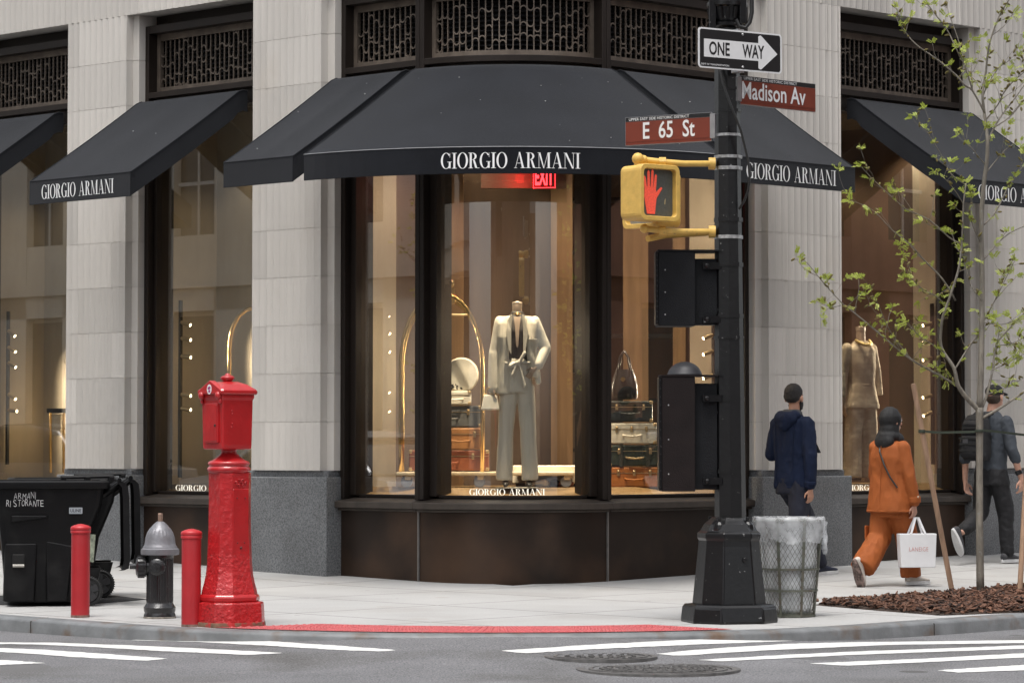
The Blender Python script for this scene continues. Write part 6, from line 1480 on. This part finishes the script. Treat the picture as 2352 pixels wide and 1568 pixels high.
BR = [
 ([(2252, 1368), (2250, 1200), (2250, 1080), (2250, 990), (2250, 935)], (9.5, 8.3, 7.8, 8.4, 9.2), 0),
 ([(2250, 940), (2253, 860), (2255, 760), (2256, 640), (2254, 520), (2259, 430), (2267, 367), (2268, 323), (2265, 290), (2260, 253), (2257, 215), (2264, 168), (2269, 122), (2278, 82), (2294, 40), (2306, 18), (2320, -6), (2335, -50)], (7.6, 7.2, 6.6, 6.2, 5.8, 5.2, 4.6, 4.2, 3.9, 3.4, 3.0, 2.5, 2.2, 2.0, 1.8, 1.5, 1.2, .8), 0),
 ([(2262, 260), (2234, 209), (2217, 197), (2195, 172), (2154, 138), (2107, 105), (2080, 75), (2066, 44), (2059, 18)], (2.6, 2.3, 2.1, 1.9, 1.7, 1.5, 1.2, .9, .6), -.25),
 ([(2234, 209), (2217, 155), (2196, 112), (2175, 68), (2149, 35), (2126, 2), (2110, -25)], (2.0, 1.8, 1.6, 1.4, 1.1, .8, .6), -.1),
 ([(2217, 155), (2205, 105), (2190, 60), (2176, 20), (2180, -10)], (1.2, 1.1, .9, .7, .5), .1),
 ([(2268, 330), (2285, 290), (2311, 251), (2332, 225), (2354, 194), (2390, 150)], (2.6, 2.2, 1.9, 1.6, 1.3, .8), .2),
 ([(2285, 292), (2320, 268), (2352, 230), (2385, 190)], (1.9, 1.6, 1.3, .8), .3),
 ([(2264, 276), (2292, 241), (2304, 216), (2325, 190), (2352, 166), (2380, 140)], (1.7, 1.5, 1.3, 1.1, .9, .6), -.2),
 ([(2259, 218), (2271, 190), (2292, 159), (2305, 148), (2320, 139)], (1.4, 1.2, .9, .7, .5), .1),
 ([(2258, 222), (2243, 190), (2222, 165), (2215, 150)], (1.2, 1.0, .8, .5), .2),
 ([(2250, 943), (2220, 913), (2200, 883), (2191, 845), (2168, 810), (2160, 784), (2164, 733), (2174, 703), (2200, 625), (2209, 561), (2213, 469), (2219, 421)], (6.5, 5.6, 5.0, 4.6, 4.0, 3.6, 3.3, 3.0, 2.7, 2.4, 1.8, 1.2), -.15),
 ([(2205, 890), (2180, 875), (2155, 860), (2095, 827), (2052, 793), (1996, 746), (1953, 711), (1932, 694), (1893, 651), (1854, 604), (1838, 592)], (3.2, 2.9, 2.6, 2.3, 2.0, 1.8, 1.6, 1.3, 1.1, .8, .6), -.35),
 ([(1932, 701), (1915, 705), (1901, 703), (1872, 690)], (1.0, .9, .7, .5), -.35),
 ([(2095, 827), (2065, 790), (2043, 758), (2022, 711), (2010, 684)], (1.5, 1.3, 1.1, .8, .6), -.3),
 ([(2192, 850), (2220, 805), (2245, 770), (2258, 740), (2285, 690), (2310, 640), (2330, 600)], (2.2, 2.0, 1.8, 1.7, 1.4, 1.1, .7), .25),
 ([(2256, 960), (2293, 939), (2322, 920), (2352, 900), (2400, 870)], (4.0, 3.4, 3.0, 2.6, 2.0), .2),
 ([(2256, 935), (2267, 905), (2280, 849), (2288, 793), (2310, 763), (2352, 720), (2390, 690)], (3.6, 3.2, 2.8, 2.4, 2.0, 1.6, 1.0), .3),
 ([(2280, 849), (2310, 835), (2352, 812)], (1.5, 1.2, .8), .35), ([(2267, 905), (2300, 895), (2330, 880), (2352, 868)], (1.4, 1.2, .9, .6), .3),
 ([(2288, 793), (2320, 790), (2352, 775)], (1.4, 1.1, .8), .3),
 ([(2209, 561), (2180, 545), (2134, 505), (2082, 481), (2058, 461), (2010, 417), (1978, 383)], (2.0, 1.8, 1.5, 1.3, 1.1, .8, .5), -.3),
 ([(2195, 690), (2164, 640), (2122, 597), (2090, 561), (2050, 529), (2010, 487), (1980, 470), (1954, 461)], (2.2, 2.0, 1.7, 1.4, 1.2, .9, .7, .5), -.35),
 ([(2219, 425), (2185, 400), (2160, 352), (2140, 320), (2126, 296)], (1.4, 1.2, 1.0, .8, .5), -.2),
 ([(2213, 469), (2195, 440), (2175, 415), (2150, 395)], (1.2, 1.0, .8, .5), -.25),
 ([(2255, 520), (2285, 490), (2310, 440), (2335, 400), (2352, 380)], (2.2, 1.9, 1.5, 1.1, .8), .2),
 ([(2256, 600), (2290, 560), (2320, 535), (2352, 520)], (2.0, 1.7, 1.3, .9), .25),
 ([(2255, 690), (2230, 655), (2215, 600), (2208, 575)], (1.8, 1.5, 1.2, .8), .1),
 ([(2254, 560), (2235, 520), (2228, 480), (2236, 440)], (1.6, 1.3, 1.0, .6), -.1),
 ([(2262, 400), (2285, 372), (2308, 345), (2330, 330)], (1.8, 1.4, 1.1, .7), .15),
 ([(2264, 380), (2240, 350), (2215, 318), (2205, 300)], (1.4, 1.1, .8, .5), -.1),
 ([(2168, 812), (2140, 790), (2110, 770), (2085, 740)], (1.5, 1.2, .9, .6), -.2),
 ([(2174, 703), (2150, 680), (2120, 665), (2095, 640), (2080, 620)], (1.5, 1.3, 1.0, .8, .5), -.3),
 ([(2310, 763), (2325, 790), (2345, 800)], (1.0, .8, .5), .4), ([(2258, 740), (2300, 745), (2335, 735)], (1.3, 1.0, .6), .1),
]
rt = random.Random(21)
trunk = MB(); tips = []
for pts, rr_, dy in BR:
    m_ = len(pts); w3 = []
    for i, (x, y) in enumerate(pts):
        q = i / (m_ - 1); w3.append(P(x, y, YTREE + dy * q * 1.6 + (0 if i == 0 else rt.uniform(-.03, .03))))
    # refine for smooth bends
    fine, fr = [], []
    for i in range(m_ - 1):
        p0, p1, p2, p3 = w3[max(0, i - 1)], w3[i], w3[i + 1], w3[min(m_ - 1, i + 2)]
        for t_ in (0, .34, .67):
            c = .5 * ((2 * p1) + (p2 - p0) * t_ + (2 * p0 - 5 * p1 + 4 * p2 - p3) * t_ ** 2 + (3 * p1 - p0 - 3 * p2 + p3) * t_ ** 3)
            fine.append(c); fr.append(rr_[i] + (rr_[i + 1] - rr_[i]) * t_)
    fine.append(w3[-1]); fr.append(rr_[-1])
    trunk.tube(fine, [max(.0022, r_ / 269) for r_ in fr], 8)
    if rr_[0] < 9: tips.append((fine, fr))
lm, bm2, tw = MB(), MB(), trunk
extra = []
for fine, fr in tips:                                          # fine side twigs
    for i in range(3, len(fine) - 1):
        if fr[i] > 3.4 or rt.random() > .42: continue
        d = (fine[i + 1] - fine[i]).normalized(); s_ = Vector((rt.uniform(-1, 1), rt.uniform(-.7, .7), rt.uniform(-.2, 1))).normalized()
        L = rt.uniform(.10, .32); p_ = fine[i]; pts = [p_]; v_ = (d * .7 + s_).normalized()
        for q in range(4):
            v_ = (v_ + Vector((rt.uniform(-.3, .3), rt.uniform(-.3, .3), rt.uniform(-.1, .3)))).normalized(); p_ = p_ + v_ * L / 4; pts.append(p_)
        r0 = min(fr[i] * .6, 1.0) / 269
        tw.tube(pts, [r0, r0 * .85, r0 * .7, r0 * .6, r0 * .45], 5); extra.append((pts, [1.0] * 5))
tips += extra
def leaf_cluster(c, d, n, size):
    d = Vector(d).normalized()
    for _ in range(n):
        ax = (d + Vector((rt.uniform(-.9, .9), rt.uniform(-.9, .9), rt.uniform(-.8, .4)))).normalized(); L = size * rt.uniform(.7, 1.3)
        side = ax.cross(Vector((rt.uniform(-1, 1), rt.uniform(-1, 1), rt.uniform(.3, 1)))).normalized(); nrm = side.cross(ax)
        np_ = rt.randint(5, 8); g = min(1, max(0, rt.gauss(.5, .28)))
        for i in range(np_):
            b = c + ax * L * (.15 + .85 * i / np_) - Vector((0, 0, .012 * (i / np_) ** 2))
            for sg in (-1, 1):
                dv = (side * sg + ax * .55 + nrm * rt.uniform(-.3, .3)).normalized(); ll = L * rt.uniform(.22, .33); wv = ax * ll * .34
                f_ = lm.face([b, b + dv * ll * .5 + wv, b + dv * ll, b + dv * ll * .55 - wv]); lm.tint([f_], g)
for fine, fr in tips:
    tot = len(fine)
    for i in range(1 if tot < 6 else 2, tot):
        if fr[i] > 3.2 or rt.random() < .06: continue
        a, b = fine[i - 1], fine[i]; d = (b - a).normalized(); L = (b - a).length
        for _ in range(1 if L < .12 else 2):
            c = a.lerp(b, rt.random()); s_ = Vector((rt.uniform(-1, 1), rt.uniform(-1, 1), rt.uniform(-.6, 1))).normalized()
            if rt.random() < .45:
                e = c + (s_ + d * .5).normalized() * rt.uniform(.02, .05); tw.tube([c, e], .0022, 4, False)
                bm2.ball(e, (.010, .010, rt.uniform(.018, .030)), 6, s_.to_track_quat('Z', 'Y').to_matrix())
            if rt.random() < (.52 if c.z < 3.3 else .30): leaf_cluster(c, s_ + d * .4, rt.randint(1, 3), .058)
    leaf_cluster(fine[-1], fine[-1] - fine[-2], 4, .066)
lm.build('crown', leaf_m, tree, recalc=False); props(bm2.build('catkins', bud_m, tree, smooth='full'), kind='stuff'); tw.build('trunk', bark, tree, smooth='full')
# two more of the same kind along the opposite kerbs (seen mirrored in the glass)
for a_, b_, rz, lab in ((13.0, -9.5, 60, 'young street tree at the opposite kerb of the side street, mirrored in the left windows'), (-9.0, 15.0, 200, 'young street tree at the opposite kerb of the avenue, mirrored in the right windows'), (14.5, -17, 130, 'young street tree farther along the side street, mirrored in the far left window')):
    c = copy_tree(tree); q = NB(a_, b_, 0); c.location = (q.x, q.y, 0); c.rotation_euler.z = R(rz); c['label'] = lab; c['group'] = 'young street trees'
tree['group'] = 'young street trees'
wood = M('stake_wood', (.34, .215, .14), .75, var=.25, scale=5, stretch=(6, 6, .6), bump=.3, bscale=40)
def stake(a, b, r_, label):
    t = thing('wooden_stake', label, 'stake', b, 0, 'wooden tree stakes', world=True)
    m = MB(); m.tube([b + (b - a).normalized() * .15, b, a.lerp(b, .5), a, a + (a - b).normalized() * .012], [r_, r_, r_ * .98, r_ * .95, r_ * .75], 10); m.build('post', wood, t, smooth=True)
    return t
s1 = stake(P(2098, 884, 27.1), P(2188, 1364, 27.35), .0235, 'leaning wooden stake left of the young tree')
stake(P(2368, 900, 27.7), P(2342, 1362, 27.35), .0235, 'wooden stake right of the young tree at the picture edge')
strap_m = M('strap_green', (.035, .045, .03), .7)
m = MB()
for pts in ([(2113, 990, 27.14), (2160, 993, 27.16), (2240, 991, 27.16)], [(2260, 988, 27.18), (2300, 992, 27.35), (2365, 1000, 27.6)]):
    pp_ = [P(*q) for q in pts]; m.loft([[p_ + Vector((0, -.002, -.010)), p_ + Vector((0, .002, -.010)), p_ + Vector((0, .002, .010)), p_ + Vector((0, -.002, .010))] for p_ in pp_])
m.lathe([(.036, -.012), (.038, 0), (.036, .012)], P(2250, 989, YTREE), 14); m.lathe([(.028, -.014), (.030, 0), (.028, .014)], P(2117, 990, 27.15), 14)
props(m.build('tree_tie', strap_m), 'dark green strap tying the young tree to its stakes', 'tree tie')
# mulch bed
mul = M('wood_mulch', (.13, .062, .038), .9, var=.5, scale=16, bump=.5, bscale=60, tint=True)
soil = M('bed_soil', (.045, .028, .02), .95, var=.4, scale=20)
bed = [G(x, y, S_) for x, y in ((1872, 1389), (2020, 1402), (2160, 1413), (2352, 1406), (2640, 1388), (2640, 1334), (2352, 1349), (2190, 1364), (2000, 1378))]
m = MB(); m.prism(bed, lambda q: (q.x, q.y, q.z - .02), lambda q: (q.x, q.y, q.z + .006)); props(m.build('planting_bed', soil), 'brown soil bed round the young tree', kind='structure')
def inside(x, y):
    c = False; n_ = len(bed)
    for i in range(n_):
        a, b = bed[i], bed[i - 1]
        if (a.y > y) != (b.y > y) and x < (b.x - a.x) * (y - a.y) / (b.y - a.y) + a.x: c = not c
    return c
m = MB(); bx0, bx1, by0, by1 = min(p_.x for p_ in bed), max(p_.x for p_ in bed), min(p_.y for p_ in bed), max(p_.y for p_ in bed)
cen = Vector((sum(p_.x for p_ in bed) / len(bed), sum(p_.y for p_ in bed) / len(bed)))
k = 0
while k < 5200:
    x, y = rt.uniform(bx0 - .03, bx1), rt.uniform(by0, by1)
    if not inside(x, y): continue
    k += 1; L = rt.uniform(.02, .075); rot = Matrix.Rotation(rt.uniform(0, 6.28), 3, 'Z') @ Matrix.Rotation(rt.gauss(0, .35), 3, 'X') @ Matrix.Rotation(rt.gauss(0, .35), 3, 'Y')
    edge = min((Vector((x, y)) - Vector((p_.x, p_.y))).length for p_ in bed)
    fs = m.box((x, y, zs(y) + .012 + rt.uniform(0, .035)), (L, rt.uniform(.012, .032), rt.uniform(.004, .012)), rot); m.tint(fs, rt.choice((.45, .7, .9, 1.1, 1.5, 2.1)))
props(m.build('bark_mulch', mul), 'reddish brown bark mulch chips covering the tree bed', 'mulch', kind='stuff')
# a few crumbs of bark that strayed onto the pavement
